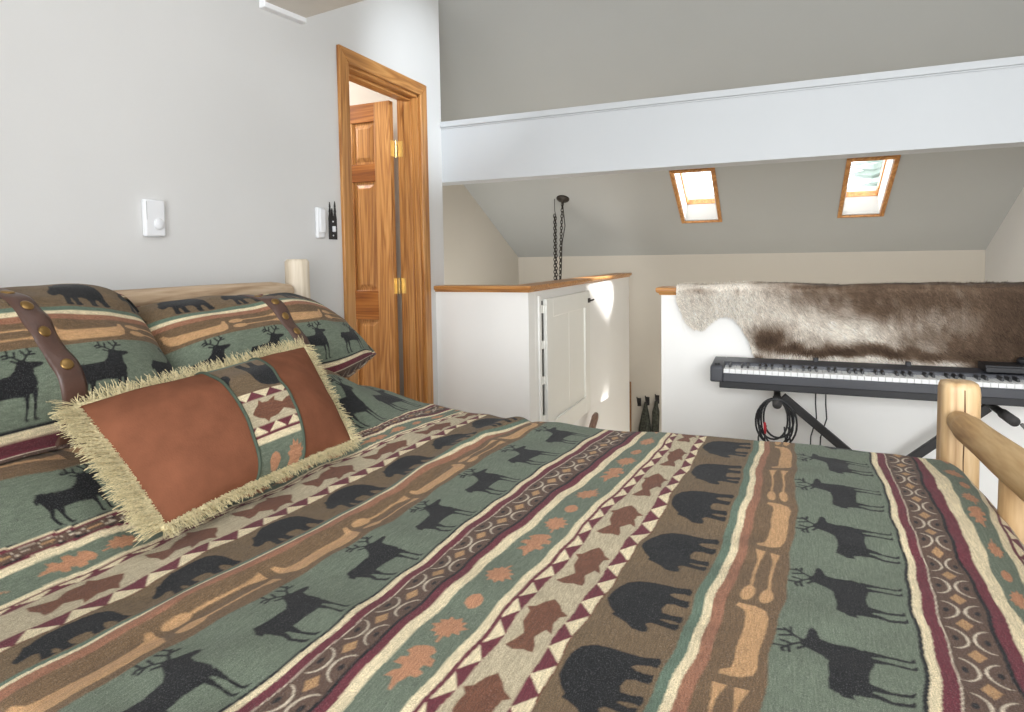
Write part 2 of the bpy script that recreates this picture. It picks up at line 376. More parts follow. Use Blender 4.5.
for i, (x0, x1) in enumerate(SKY):
    o = Vector(((x0 + x1) / 2, (SY0 + SY1) / 2, sz((SY0 + SY1) / 2)))
    root = empty('window_%d' % (i + 1), o, ['narrow oak-trimmed skylight nearer the hanging chains', 'narrow oak-trimmed skylight above the reindeer hide'][i], 'skylight', kind='structure')
    m = MB(); skybar(m, x0, x1, 0, TW, -.014, .004); skybar(m, x0, x1, SLEN - TW * .6, SLEN, -.014, .004)
    skybar(m, x0, x0 + TW, TW, SLEN - TW * .6, -.014, .004); skybar(m, x1 - TW, x1, TW, SLEN - TW * .6, -.014, .004)
    m.build('window_frame', M['oaky'], root, bevel=0.002)
    m = MB(); a, b = x0 + TW - .004, x1 - TW + .004; s0, s1 = TW - .004, SLEN - TW * .6 + .004; T = 0.010
    skybar(m, a, a + T, s0, s1, 0, .2); skybar(m, b - T, b, s0, s1, 0, .2); skybar(m, a, b, s0, s0 + T, 0, .2); skybar(m, a, b, s1 - T, s1, 0, .2)
    m.build('light_well', M['wall'], root)
    m = MB(); q = 0.02
    skybar(m, a, a + q, s0, s1, .155, .2); skybar(m, b - q, b, s0, s1, .155, .2); skybar(m, a, b, s0, s0 + q, .155, .2); skybar(m, a, b, s1 - q, s1, .155, .2)
    m.build('sash', M['oaky'], root, bevel=0.002)
    m = MB(); skybar(m, a + q, b - q, s0 + q, s1 - q, .18, .186); m.build('pane', M['glass'], root)

# ------------------------------------------------------------------ stairwell half walls and their caps
CB, CT = 1.008, 1.038
def capprofile(sgn, p):  # moulded cap edge: offsets outward (o) and z
    return [(0, CB - .004), (.006, CB - .004), (.010, CB + .004), (.018, CB + .008), (.022, CB + .014), (.022, CT - .003), (.019, CT), (0, CT)]
PF = 3.06                # face of left half wall (towards bed)
XF = -1.21                # face of the receding half wall (towards stairs)
YE = 5.50
m = MB().box((XL - .001, PF, -.6), (XF, PF + .10, CB)); m.box((XF - .10, PF + .10, -1.5), (XF, YE, CB))
struct(m, 'wall_half_stair', M['half'], 'white L-shaped half wall with cupboard door around the chandelier void', 'half wall', bevel=0.003)
m = MB(); prof = capprofile(1, 0)
def L_cap(m):
    P = [(o, z) for o, z in prof]
    # outer run: along x at y=PF, then corner, then along y at x=XF
    outer = [[(XL + .001, PF - o, z) for o, z in P], [(XF + o, PF - o, z) for o, z in P], [(XF + o, YE + o, z) for o, z in P], [(XF - .12 - o * 0, YE + o, z) for o, z in P]]
    n = len(P); v = [q for r in outer for q in r]; f = []
    for i in range(len(outer) - 1):
        for k in range(n - 1): f.append((i * n + k, (i + 1) * n + k, (i + 1) * n + k + 1, i * n + k + 1))
    m.add(v, f)
L_cap(m)
m.prism([(XL, PF), (XF, PF), (XF, YE), (XF - .12, YE), (XF - .12, PF + .12), (XL, PF + .12)], 2, CB + .001, CT)
m.build('trim_2', M['oakx']); tag(bpy.data.objects['trim_2'], 'honey oak cap rail on top of the L-shaped half wall', 'cap rail', kind='structure')
# right half wall
WX0 = -0.50; WF = 2.962
m = MB().box((WX0, WF, -1.5), (XR, WF + .13, CB)); m.box((WX0 + .012, WF - .004, 0.0), (XR, WF, CB - 0.018))
struct(m, 'wall_half_piano', M['half'], 'white half wall behind the digital piano', 'half wall', bevel=0.003)
m = MB(); P = prof; n = len(P)
outer = [[(XR, WF - o, z) for o, z in P], [(WX0 - o, WF - o, z) for o, z in P], [(WX0 - o, WF + .13 + o, z) for o, z in P]]
v = [q for r in outer for q in r]; f = [(i * n + k, i * n + k + 1, (i + 1) * n + k + 1, (i + 1) * n + k) for i in range(2) for k in range(n - 1)]
m.add(v, f); m.box((WX0, WF, CB + .001), (XR, WF + .15, CT))
m.build('trim_3', M['oakx']); tag(bpy.data.objects['trim_3'], 'honey oak cap rail mostly hidden under the reindeer hide', 'cap rail', kind='structure')
struct(MB().box((XF - .012, YE, -1.4), (XF + .012, YE + .02, 0.06)), 'trim_4', wood('dark_oak_strip', lin(96, 64, 30), lin(120, 82, 42), lin(140, 98, 56), 2), 'thin brown wood strip on the end of the white half wall', 'trim')

# cupboard door in the receding half wall
root = empty('cupboard_door', (XF, 3.7, 0.15), 'white panelled cupboard door in the side of the half wall', 'cupboard door')
cy0, cy1, cz0, cz1 = 3.27, 4.14, 0.13, 0.955
def boards(m, x0, x1):
    st = 0.11
    m.box((x0, cy0, cz0), (x1, cy0 + st, cz1)); m.box((x0, cy1 - st, cz0), (x1, cy1, cz1))
    m.box((x0, cy0 + st, cz1 - st), (x1, cy1 - st, cz1)); m.box((x0, cy0 + st, cz0), (x1, cy1 - st, cz0 + st))
m = MB(); boards(m, XF + .006, XF + .028); m.build('door_frame', M['cupboard'], root, bevel=0.004)
m = MB(); m.box((XF + .004, cy0 + .1, cz0 + .1), (XF + .016, (cy0 + cy1) / 2 - .002, cz1 - .1)); m.box((XF + .004, (cy0 + cy1) / 2 + .002, cz0 + .1), (XF + .016, cy1 - .1, cz1 - .1))
m.build('door_panel', M['cupboard'], root, bevel=0.003)
m = MB().box((XF, cy0 - .03, cz0), (XF + .004, cy0 - .002, cz1 - .01)); m.build('hinge_gap_shade', M['gapshade'], root)  # dark strip laid on the solid wall imitates shade in the hinge gap
for z in (.28, .50, .70, .90):
    m = MB().box((XF + .002, cy0 - .036, z - .022), (XF + .012, cy0 + .004, z + .022)); m.tube([(XF + .014, cy0 - .01, z - .022), (XF + .014, cy0 - .01, z + .022)], .006)
    m.build('hinge', M['cupboard'], root)
m = MB().box((XF + .028, cy1 - .05, .875), (XF + .036, cy1 - .01, .905)); m.tube([(XF + .036, cy1 - .03, .89), (XF + .05, cy1 - .03, .89), (XF + .052, cy1 + .012, .893)], .006); m.build('latch', M['bronze'], root)
# jamb strip beside the cupboard door
struct(MB().box((XF, cy0 - .07, cz0 - .05), (XF + .010, cy0 - .036, cz1 + .02)), 'trim_5', M['half'], 'narrow white jamb strip beside the cupboard hinges', 'trim', bevel=.002)

# handrail going down the stairs
m = MB(); m.tube([(XF + .05, 4.20, .085), (XF + .05, 4.17, .07), (XF + .05, 4.0, -.05), (XF + .05, 3.4, -.55)], [.016, .024, .024, .024], 12)
hr = empty('handrail', (XF + .05, 4.1, -.1), 'brown wooden handrail end below the cupboard door', 'handrail')
m.build('rail', wood('handrail_wood', lin(120, 92, 78), lin(142, 112, 96), lin(160, 130, 112), 1), hr, smooth=True)
m = MB().tube([(XF, 3.9, -.18), (XF + .05, 3.9, -.14)], .008); m.build('bracket', M['bronze'], hr)

# ------------------------------------------------------------------ door with casing
root = empty('door_1', (XL, 2.6, 0), 'honey oak six-panel door standing open in its oak casing', 'door', kind='structure')
CW = 0.063
def casing(m, a, b, z0=0, z1=0, head=False):
    pass
m = MB()
m.prism([(DY0 + .002, 0), (DY0 - CW, 0), (DY0 - CW, DZ + CW), (DY0 + .002, DZ - .002)], 0, XL, XL + .018)
m.build('casing_side', M['oak'], root, bevel=.004)
m = MB(); m.prism([(DY1 - .002, 0), (DY1 + CW, 0), (DY1 + CW, DZ + CW), (DY1 - .002, DZ - .002)], 0, XL, XL + .018)
m.build('casing_side', M['oak'], root, bevel=.004)
m = MB(); m.prism([(DY0 + .002, DZ - .002), (DY0 - CW, DZ + CW), (DY1 + CW, DZ + CW), (DY1 - .002, DZ - .002)], 0, XL, XL + .018)
m.build('casing_head', M['oaky'], root, bevel=.004)
m = MB().box((XL - .125, DY0 - .002, 0), (XL + .002, DY0 + .016, DZ)); m.box((XL - .125, DY1 - .016, 0), (XL + .002, DY1 + .002, DZ))
m.box((XL - .075, DY0 + .016, 0), (XL - .035, DY0 + .028, DZ - .03)); m.box((XL - .075, DY1 - .028, 0), (XL - .035, DY1 - .016, DZ - .03))
m.build('jamb', M['oak'], root, bevel=.002)
m = MB().box((XL - .125, DY0, DZ - .016), (XL + .002, DY1, DZ + .002)); m.box((XL - .075, DY0, DZ - .03), (XL - .035, DY1, DZ - .016)); m.build('jamb_head', M['oaky'], root, bevel=.002)
# leaf opened back into the little room
LF, LX1 = 2.845, -1.905; LW = 0.575; LX0 = LX1 - LW; LB = LF + .035
zr = [0.01, 0.24, 0.86, 1.02, 1.615, 1.71, 1.935, 2.035]   # rails between
st = .10; cs = .085; mid = (LX0 + LX1) / 2
m = MB()
for a, b in ((LX0, LX0 + st), (LX1 - st, LX1)): m.box((a, LF, .01), (b, LB, 2.035))
for z0, z1 in ((.24, .86), (1.02, 1.615), (1.71, 1.935)): m.box((mid - cs / 2, LF, z0), (mid + cs / 2, LB, z1))
leaf = m.build('door_leaf', M['oak'], root, bevel=.002)
m = MB()
for z0, z1 in ((.01, .24), (.86, 1.02), (1.615, 1.71), (1.935, 2.035)): m.box((LX0 + st, LF + .0005, z0), (LX1 - st, LB, z1))
m.build('door_rails', M['oakrail'], leaf, bevel=.002)
for z0, z1 in ((.24, .86), (1.02, 1.615), (1.71, 1.935)):
    for a, b in ((LX0 + st, mid - cs / 2), (mid + cs / 2, LX1 - st)):
        m = MB(); f0 = LF + .012
        m.box((a, f0, z0), (b, LB - .012, z1))
        i = .035; m.add([(a + .012, f0, z0 + .012), (b - .012, f0, z0 + .012), (b - .012, f0, z1 - .012), (a + .012, f0, z1 - .012), (a + i, LF + .003, z0 + i), (b - i, LF + .003, z0 + i), (b - i, LF + .003, z1 - i), (a + i, LF + .003, z1 - i)],
                        [(0, 1, 5, 4), (1, 2, 6, 5), (2, 3, 7, 6), (3, 0, 4, 7), (4, 5, 6, 7)])
        m.build('raised_panel', M['oak'], leaf)
for z in (1.785, 1.045, 0.28):
    m = MB().box((LX1 - .001, LF + .004, z - .042), (LX1 + .002, LB, z + .042)); m.box((XL - .124, DY1 - .018, z - .042), (XL - .094, DY1 - .0155, z + .042))
    m.tube([(LX1 + .004, LB + .012, z - .044), (LX1 + .004, LB + .012, z + .044)], .0065, 12)
    h = m.build('hinge', M['brass'], root); h['label'] = 'brass butt hinge'

# ------------------------------------------------------------------ lodge fabric pattern
C = {k: np.array(lin(*v)) * .88 for k, v in dict(green=(107, 116, 100), black=(33, 33, 34), cream=(224, 208, 172), maroon=(106, 50, 58), cres=(94, 74, 63), beige=(186, 172, 144),
     brown=(112, 93, 70), rust=(150, 105, 82), sage=(98, 115, 99), tan=(188, 148, 106), pink=(180, 130, 98), fish=(114, 75, 57), canoeb=(112, 90, 67), dot=(40, 38, 38), white=(202, 188, 166)).items()}
P_ = 0.70
BANDS = [(0.0, 'green'), (.154, 'black'), (.159, 'cream'), (.170, 'maroon'), (.186, 'white'), (.188, 'cres'), (.242, 'black'), (.247, 'maroon'), (.262, 'cream'), (.280, 'green2'), (.346, 'cream'), (.359, 'maroon'), (.365, 'triA'),
         (.383, 'beige'), (.446, 'triB'), (.468, 'fish'), (.470, 'brown'), (.588, 'sage'), (.602, 'cream'), (.614, 'rust'), (.630, 'canoeb')]
BT = np.array([b[0] for b in BANDS]); BC = np.array([C[{'green2': 'green', 'triA': 'maroon', 'triB': 'maroon'}.get(b[1], b[1])] for b in BANDS])
def pip(a, b, poly):
    r = np.zeros(a.shape, bool); n = len(poly); j = n - 1
    for i in range(n):
        xi, yi = poly[i]; xj, yj = poly[j]
        if yi != yj:
            r ^= ((yi > b) != (yj > b)) & (a < (xj - xi) * (b - yi) / (yj - yi) + xi)
        j = i
    return r
def seg(a, b, p, q, wd):
    px, py = p; qx, qy = q; dx, dy = qx - px, qy - py
    t = np.clip(((a - px) * dx + (b - py) * dy) / (dx * dx + dy * dy), 0, 1)
    return (a - px - t * dx) ** 2 + (b - py - t * dy) ** 2 < wd * wd
DEER = [[(-1, 76), (5, 85), (30, 84), (60, 87), (70, 96), (77, 108), (83, 119), (92, 121), (101, 115), (123, 112), (128, 108), (122, 103), (107, 99), (103, 86), (104, 62), (96, 48), (80, 41), (52, 45), (32, 44), (18, 39), (8, 45), (1, 58)],
        [(2, 62), (16, 50), (12, 32), (6.5, 22), (10, 5), (17, 0), (7, 0), (4, 4), (1, 22), (5, 36)], [(17, 50), (31, 47), (27, 32), (23.5, 22), (27, 5), (34, 0), (24, 0), (21, 5), (18.5, 23)],
        [(75, 48), (87, 48), (83.5, 26), (81, 5), (88, 0), (78, 0), (77, 5), (79, 26)], [(89, 50), (102, 54), (97, 28), (95.5, 6), (104, 1), (93, 1), (91.5, 7), (92.5, 28)],
        [(1, 76), (-6, 71), (-6, 58), (3, 62)], [(86, 114), (73, 123), (69, 120), (81, 112)]]
ANT = [((89, 117), (80, 127)), ((80, 127), (66, 137)), ((66, 137), (60, 134)), ((80, 127), (84, 141)), ((75, 131), (61, 128)), ((71, 134), (72, 146)), ((94, 118), (101, 128)), ((101, 128), (113, 139)), ((101, 128), (95, 143)), ((106, 132), (118, 132)), ((110, 136), (108, 147))]
BEAR = [(-1, 44), (2, 56), (14, 66), (23, 80), (27, 89), (35, 87), (50, 98), (70, 107), (95, 108), (120, 105), (142, 96), (154, 80), (158, 57), (156, 24), (161, 4), (151, 0), (137, 1), (139, 10), (134, 26), (128, 30), (122, 22), (119, 8), (121, 1), (106, 0), (99, 3), (102, 20), (98, 30), (82, 33),
        (70, 30), (68, 16), (72, 3), (62, 0), (49, 1), (52, 10), (50, 26), (46, 27), (41, 12), (45, 2), (32, 0), (22, 3), (27, 18), (31, 36), (24, 42), (12, 36), (2, 36)]
FISH = [(57, 3), (46, 13), (30, 20), (24, 30), (17, 22), (-6, 20), (-26, 9), (-40, 16), (-54, 24), (-58, 10), (-54, -4), (-56, -18), (-44, -16), (-28, -8), (-10, -18), (-16, -29), (-2, -24), (6, -20), (22, -21), (28, -30), (36, -17), (47, -9)]
OAK = [(-46, 1), (-32, 6), (-26, 10), (-28, 20), (-16, 16), (-11, 9), (-4, 12), (-4, 24), (9, 22), (12, 14), (18, 15), (22, 22), (33, 17), (39, 6), (41, -5), (33, -14), (22, -10), (19, -20), (6, -22), (5, -12), (-3, -11), (-7, -20), (-18, -17), (-17, -8), (-27, -6), (-32, -3), (-46, -3)]
MAPLE = [(30, -3), (21, 4), (26, 12), (17, 12), (13, 21), (6, 16), (-1, 25), (-6, 15), (-15, 17), (-15, 8), (-24, 7), (-18, 1), (-34, -2), (-34, -5), (-18, -4), (-19, -12), (-9, -10), (-9, -20), (0, -15), (8, -23), (11, -12), (22, -14), (19, -6)]
OVATE = [(17, 0), (11, 9), (0, 13), (-11, 11), (-17, 4), (-20, 0), (-15, -8), (-4, -13), (8, -10)]
CANOE = [(-84, 43), (-76, 44), (-68, 33), (-54, 30), (0, 29), (54, 30), (68, 33), (76, 44), (84, 43), (82, 20), (74, 6), (58, 1), (-58, 1), (-74, 6), (-82, 20)]
def cyc(s, per, ph):
    """offset from the nearest motif centre, mm, and its index"""
    k = np.round((s - ph) / per); return (s - ph - k * per) * 1000, k.astype(int)
def fabric_rgb(t, s, ph=(0.83, 0.87, 0.95, 0.84, 0.645)):
    """colour of the woven fabric at pattern coordinates: t across the stripes, s along them (metres)"""
    sh = t.shape; t = t.ravel(); s = s.ravel()
    per = np.floor(t / P_); tt = t - per * P_
    k = np.clip(np.searchsorted(BT, tt, side='right') - 1, 0, len(BT) - 1)
    out = BC[k].copy()
    def sel(i0, i1=None):
        return np.nonzero((k >= i0) & (k <= (i1 if i1 is not None else i0)))[0]
    # deer
    I = sel(0)
    if len(I):
        a, _ = cyc(s[I] + np.where(per[I] < -1.5, .122, np.where(per[I] < -.5, -.02, 0)), .18, ph[0]); a = a + 62; b = (.148 - tt[I]) * 1000
        h = np.zeros(len(I), bool)
        for p in DEER: h |= pip(a, b, p)
        for p, q in ANT: h |= seg(a, b, p, q, 2.1)
        out[I[h]] = C['black']
    # crescents
    I = sel(5)
    if len(I):
        a, _ = cyc(s[I], .07, ph[1]); b = (tt[I] - .215) * 1000
        ab = np.abs(b); rr = np.hypot(a, ab - 28)
        h = (rr < 26.0) & (rr > 22.0 + 0.09 * np.abs(a) * 1.0) & (np.abs(a) < 24) & (ab < 24)
        out[I[h]] = C['white']
        d, _ = cyc(s[I], .07, ph[1] + .035)
        out[I[(np.abs(d) / 15 + ab / 10) < 1]] = C['tan'] * .82
        out[I[((a / 6) ** 2 + ((ab - 17.5) / 3.4) ** 2) < 1]] = C['dot']
    # leaves
    I = sel(9)
    if len(I):
        a, _ = cyc(s[I], .36, ph[4] + .11); b = (.313 - tt[I]) * 1000
        h = pip(a + 130, b, OAK) | pip(a + 46, b, MAPLE) | pip(a - 26, b, OVATE) | pip(-(a - 108), b * 1.0, MAPLE)
        out[I[h]] = C['pink']
    # triangles
    for i, w0, w1, flip in ((12, .365, .383, False), (14, .446, .468, True)):
        I = sel(i)
        if len(I):
            a, _ = cyc(s[I], .058, .9); f = (tt[I] - w0) / (w1 - w0)
            if flip: f = 1 - f
            h = np.abs(a) / 27.0 < 1 - f
            out[I[h]] = C['cream']
    # fish
    I = sel(13)
    if len(I):
        a, _ = cyc(s[I], .18, ph[2]); b = (.414 - tt[I]) * 1000
        out[I[pip(a * .87, b * 1.06, FISH)]] = C['fish']
    # bears
    I = sel(16)
    if len(I):
        a, _ = cyc(s[I], .18, ph[1]); b = (.583 - tt[I]) * 1000
        out[I[pip(a * 1.22 + 80, b, BEAR)]] = C['black']
    # canoes and paddles
    I = sel(20)
    if len(I):
        a, _ = cyc(s[I], .36, ph[3]); b = (.689 - tt[I]) * 1000
        h = pip(a, b, CANOE)
        d, _ = cyc(s[I], .36, ph[3] + .18)
        for bo in (13, 37):
            bb = np.abs(b - bo)
            h |= (bb < 2.2) & (np.abs(d) < 70)
            h |= ((d + 64) / 22) ** 2 + (bb / 8.5) ** 2 < 1
            h |= (bb < 3 + (d - 50) * .18) & (d > 48) & (d < 78)
        out[I[h]] = C['tan']
        e = tt[I] > .6885
    return out.reshape(*sh, 3)
def fabric_aa(t, s, dt, ds, **k):
    """four samples per cell"""
    o = 0
    for i, j in ((-.25, -.25), (.25, -.25), (-.25, .25), (.25, .25)): o = o + fabric_rgb(t + dt * i, s + ds * j, **k)
    return o / 4
def ss(v): v = np.clip(v, 0, 1); return v * v * (3 - 2 * v)
def vnoise(x, y, scale, seed):
    """smooth value noise"""
    r = np.random.default_rng(seed); G = r.standard_normal((64, 64))
    x = x * scale + 31.7; y = y * scale + 17.3
    i = np.floor(x).astype(int); j = np.floor(y).astype(int); fx = x - i; fy = y - j
    fx = fx * fx * (3 - 2 * fx); fy = fy * fy * (3 - 2 * fy); g = lambda a, b: G[a % 64, b % 64]
    return (g(i, j) * (1 - fx) + g(i + 1, j) * fx) * (1 - fy) + (g(i, j + 1) * (1 - fx) + g(i + 1, j + 1) * fx) * fy

# ------------------------------------------------------------------ log bed
BX0, BX1 = -1.61, 0.402; BYF, BYN = 1.772, 0.318
bed = empty('log_bed', ((BX0 + BX1) / 2, (BYF + BYN) / 2, 0), 'peeled pine log bed against the white wall', 'bed')
def log(name, pts, rs, mat, seg=24, label=None):
    # wobbly peeled log
    pts = [Vector(p) for p in pts]; n = 26; P = []; R = []
    for i in range(n + 1):
        t = i / n * (len(pts) - 1); k = min(int(t), len(pts) - 2); u = t - k
        P.append(pts[k].lerp(pts[k + 1], u)); R.append(rs[k] * (1 - u) + rs[k + 1] * u)
    R = [r * (1 + .018 * math.sin(i * .9 + len(name))) for i, r in enumerate(R)]
    d0 = (P[0] - P[1]).normalized(); d1 = (P[-1] - P[-2]).normalized()
    c = .35 * R[-1]; P2 = [P[0] + d0 * 0] + P; 
    P = [P[0]] + P + [P[-1]]; R = [R[0] * .80] + R + [R[-1] * .80]
    P[0] = P[1] + d0 * (R[1] * .22); P[-1] = P[-2] + d1 * (R[-2] * .22)
    o = MB().tube(P, R, seg).build(name, mat, bed, smooth=True)
    me = o.data
    me.polygons[-1].use_smooth = False; me.polygons[-2].use_smooth = False
    return o
for y in (BYF, BYN):
    yh = y + (.014 if y == BYF else 0)
    log('headboard_post', [(BX0, yh, 0), (BX0, yh, 1.187)], [.047, .043], M['logheadz'])
    # foot posts are lightly hewn: rounded square section
    m = MB(); h = .0395
    prof2 = []
    for k in range(32):
        a = 2 * math.pi * k / 32; c, s_ = math.cos(a), math.sin(a)
        r = h / (abs(c) ** 4.5 + abs(s_) ** 4.5) ** (1 / 4.5); prof2.append((r * c, r * s_))
    v = []; f = []
    for z, sc_ in ((0, 1), (.3, 1), (.6, 1.0), (.855, .99), (.868, .955), (.876, .88), (.879, .6)):
        v += [(BX1 + a * sc_, y + b * sc_, z) for a, b in prof2]
    for i in range(6):
        for k in range(32): f.append((i * 32 + k, i * 32 + (k + 1) % 32, (i + 1) * 32 + (k + 1) % 32, (i + 1) * 32 + k))
    f.append(tuple(6 * 32 + k for k in range(32))); m.add(v, f); fp = m.build('footboard_post', M['logz'], bed, smooth=True)
    if y == BYF:
        m = MB().tube([(BX1 + .004, BYF - .0392, .60), (BX1 + .0025, BYF - .0396, .70), (BX1 + .004, BYF - .0396, .80), (BX1 + .003, BYF - .0385, .864)], [.0006, .0014, .0018, .0012], 6)
        m.build('drying_crack', plain('dark_crack', lin(92, 66, 42), .9), bed)
    log('side_rail', [(BX0 + .04, y, .36), (BX1 - .04, y, .36)], [.045, .045], M['logx'])
log('headboard_log', [(BX0 + .012, BYF - .045, 1.084), (BX0 + .012, BYF - .13, 1.084), (BX0 + .012, BYN + .02, 1.086)], [.024, .036, .037], M['logheady'])
log('headboard_log', [(BX0, BYF - .04, .62), (BX0, BYN + .04, .62)], [.04, .04], M['logheady'])
log('footboard_log', [(.392, BYF - .055, .793), (.393, BYF - .13, .794), (.408, 1.35, .791), (.452, BYN + .02, .782)], [.025, .0315, .036, .043], M['logy'])
log('footboard_log', [(BX1, BYF - .04, .42), (BX1, BYN + .04, .42)], [.04, .04], M['logy'])
for y in (1.40, 1.04, .68):
    log('footboard_spindle', [(BX1 + .005, y, .43), (BX1 + .012, y, .775)], [.034, .030], M['logz'], 14)
for k in range(5):
    y = BYN + .25 + k * .24
    log('headboard_spindle', [(BX0, y, .63), (BX0, y, 1.07)], [.022, .022], M['logheadz'], 12)
m = MB(); xs_ = np.linspace(BX0 + .15, BX1 - .12, 9)
for x in xs_: m.box((x - .04, BYN + .03, .38), (x + .04, BYF - .03, .40))
m.build('slats', M['logy'], bed)
mt = MB().box((BX0 + .06, BYN + .07, .405), (BX1 - .11, BYF - .07, .655)); tag(mt.build('mattress', M['mattress'], None, bevel=.04, bseg=4), 'white mattress on the log bed beneath the woven comforter', 'mattress')

# ------------------------------------------------------------------ comforter
XT = [-1.6, -1.227, -1.134, -1.004, -.936, -.866, -.778, -.646, -.468, -.385, -.265, -.06, .10, .21, .34]
ZT = [.762, .755, .748, .737, .726, .720, .716, .715, .708, .706, .711, .713, .717, .713, .713]
def xcrest(y): return .412 + 0 * y
def ztop(x, y):
    zt = np.interp(x, XT, ZT)
    z = .692 + (zt - .692) * ss((y - 1.0) / .5)
    z = z + .14 * ss((-1.0 - x) / .28) * (1 - .85 * ss((y - 1.40) / .3))
    z = z + .0022 * vnoise(x, y, 6, 1) + .0016 * vnoise(x, y, 17, 2)
    xr = np.interp(y, WY, [-.84, -.82, -.773, -.757, -.752, -.712]) + .012
    z = z + .009 * np.exp(-((x - xr) / .022) ** 2) * ss((y - .35) / .3) - .005 * np.exp(-((x - xr - .04) / .02) ** 2)
    return z
WY = [.3, .6, .9, 1.2, 1.45, 1.7]
WT = [-2.1, -1.486, -1.40, -1.246, -1.138, -1.017, -.930, -.786, -.70, -.546, -.438, -.317, -.230, -.086, 0, .154, .245, .280, .346, .70]
WX = np.array([[-1.98, -1.97, -1.93, -1.94, -1.98, -2.02],
 [-1.37, -1.365, -1.32, -1.33, -1.37, -1.42], [-1.23, -1.228, -1.20, -1.22, -1.27, -1.33], [-1.13, -1.12, -1.09, -1.075, -1.07, -1.085], [-1.10, -1.09, -1.065, -1.05, -1.035, -1.0],
 [-1.01, -1.005, -.997, -.98, -.96, -.945], [-.905, -.90, -.886, -.87, -.868, -.866], [-.84, -.82, -.773, -.757, -.752, -.712], [-.75, -.715, -.682, -.672, -.665, -.655],
 [-.57, -.556, -.544, -.525, -.505, -.484], [-.465, -.457, -.444, -.415, -.39, -.364], [-.35, -.337, -.318, -.295, -.266, -.255], [-.258, -.248, -.228, -.20, -.188, -.178],
 [-.125, -.11, -.08, -.052, -.04, -.028], [-.04, -.025, .006, .033, .043, .05], [.12, .135, .167, .195, .207, .211], [.225, .235, .262, .279, .292, .308], [.25, .27, .297, .318, .341, .338], [.29, .31, .325, .350, .386, .42], [.65, .67, .69, .71, .745, .78]])
WX[:, 3] *= .985; WX[:, 4] *= .96; WX[:, 5] *= .952
WX[:15, 4] *= .985; WX[:15, 5] *= .968
def smooth_interp(y, ys, M_):
    """Catmull-Rom rows"""
    ys = np.array(ys); i = np.clip(np.searchsorted(ys, y) - 1, 0, len(ys) - 2)
    t = np.clip((y - ys[i]) / (ys[i + 1] - ys[i]), -0.5, 1.5)
    p0 = M_[:, max(i - 1, 0)]; p1 = M_[:, i]; p2 = M_[:, i + 1]; p3 = M_[:, min(i + 2, len(ys) - 1)]
    if t < 0 or t > 1: return p1 + (p2 - p1) * t
    return .5 * (2 * p1 + (p2 - p0) * t + (2 * p0 - 5 * p1 + 4 * p2 - p3) * t * t + (3 * p1 - p0 - 3 * p2 + p3) * t ** 3)
YN, YF = .345, 1.735
def axis_pts(a, b, dens):
    out = [a]
    while out[-1] < b: out.append(out[-1] + dens(out[-1]))
    return np.array(out)
R_ = .075
qy = axis_pts(YN - .42, YF + .42, lambda q: .02 if q < YN - .05 or q > YF + .14 else (.0018 if q < .95 else .0022 if q < 1.3 else .0028))
px = axis_pts(-1.55, .42, lambda p: .012 if p < -1.45 else (.003 if p < -.95 else .0022 if p < -.4 else .0018))
ex = axis_pts(.4217, .72, lambda p: .0022 if p < .5 else .008)
px = np.concatenate([px, ex])
QX, QY = np.meshgrid(px, qy, indexing='ij')
TT = np.zeros_like(QX); SS = QY.copy()
for j, y in enumerate(qy):
    yy = min(max(y, .3), 1.75); row = smooth_interp(yy, WY, WX)
    row = row + .0026 * np.sin(y * 23 + np.arange(len(row)) * 2.1) + .0014 * np.sin(y * 61 + np.arange(len(row)) * 1.3)
    TT[:, j] = np.interp(px, row, WT)
COLR = fabric_aa(TT, SS, .0026, .0026)
# geometry: rounded drape over far and near edge, roll over the foot edge
def edge(d, R):
    """arc-length d past the start of a rounded edge -> (horizontal, drop)"""
    a = np.clip(d / R, 0, math.pi / 2); rest = np.clip(d - R * math.pi / 2, 0, None)
    return R * np.sin(a), R * (1 - np.cos(a)) + rest
hF, dF = edge(np.clip(QY - (YF - R_ + .01), 0, None), R_)
hN, dN = edge(np.clip((YN + R_) - QY, 0, None), R_)
Y3 = np.clip(QY, YN + R_, YF - R_ + .01) + hF - hN
xcr = xcrest(np.clip(QY, .3, 1.75))
RX = .075
dx = np.clip(QX - (xcr - RX), 0, None)
ang = np.clip(dx / RX, 0, 1.35)
hX = RX * np.sin(ang); dX = RX * (1 - np.cos(ang)); rest = np.clip(dx - 1.35 * RX, 0, None)
hX = hX + rest * math.cos(1.35); dX = dX + rest * math.sin(1.35)
X3 = np.minimum(QX, xcr - RX) + hX
Z3 = ztop(X3, np.clip(Y3, .3, 1.72)) - dX - dF - dN
fold = ss((dF + dN - .08) / .15) * .012
Y3 = Y3 + fold * np.sin(QX * 34) * np.where(QY > 1, 1, -1)
Z3 = np.maximum(Z3, .22)
cf = grid_obj('comforter', X3, Y3, Z3, M['pattern'], None, COLR)
tag(cf, 'striped green, brown and maroon comforter woven with deer, bears and fish', 'comforter')

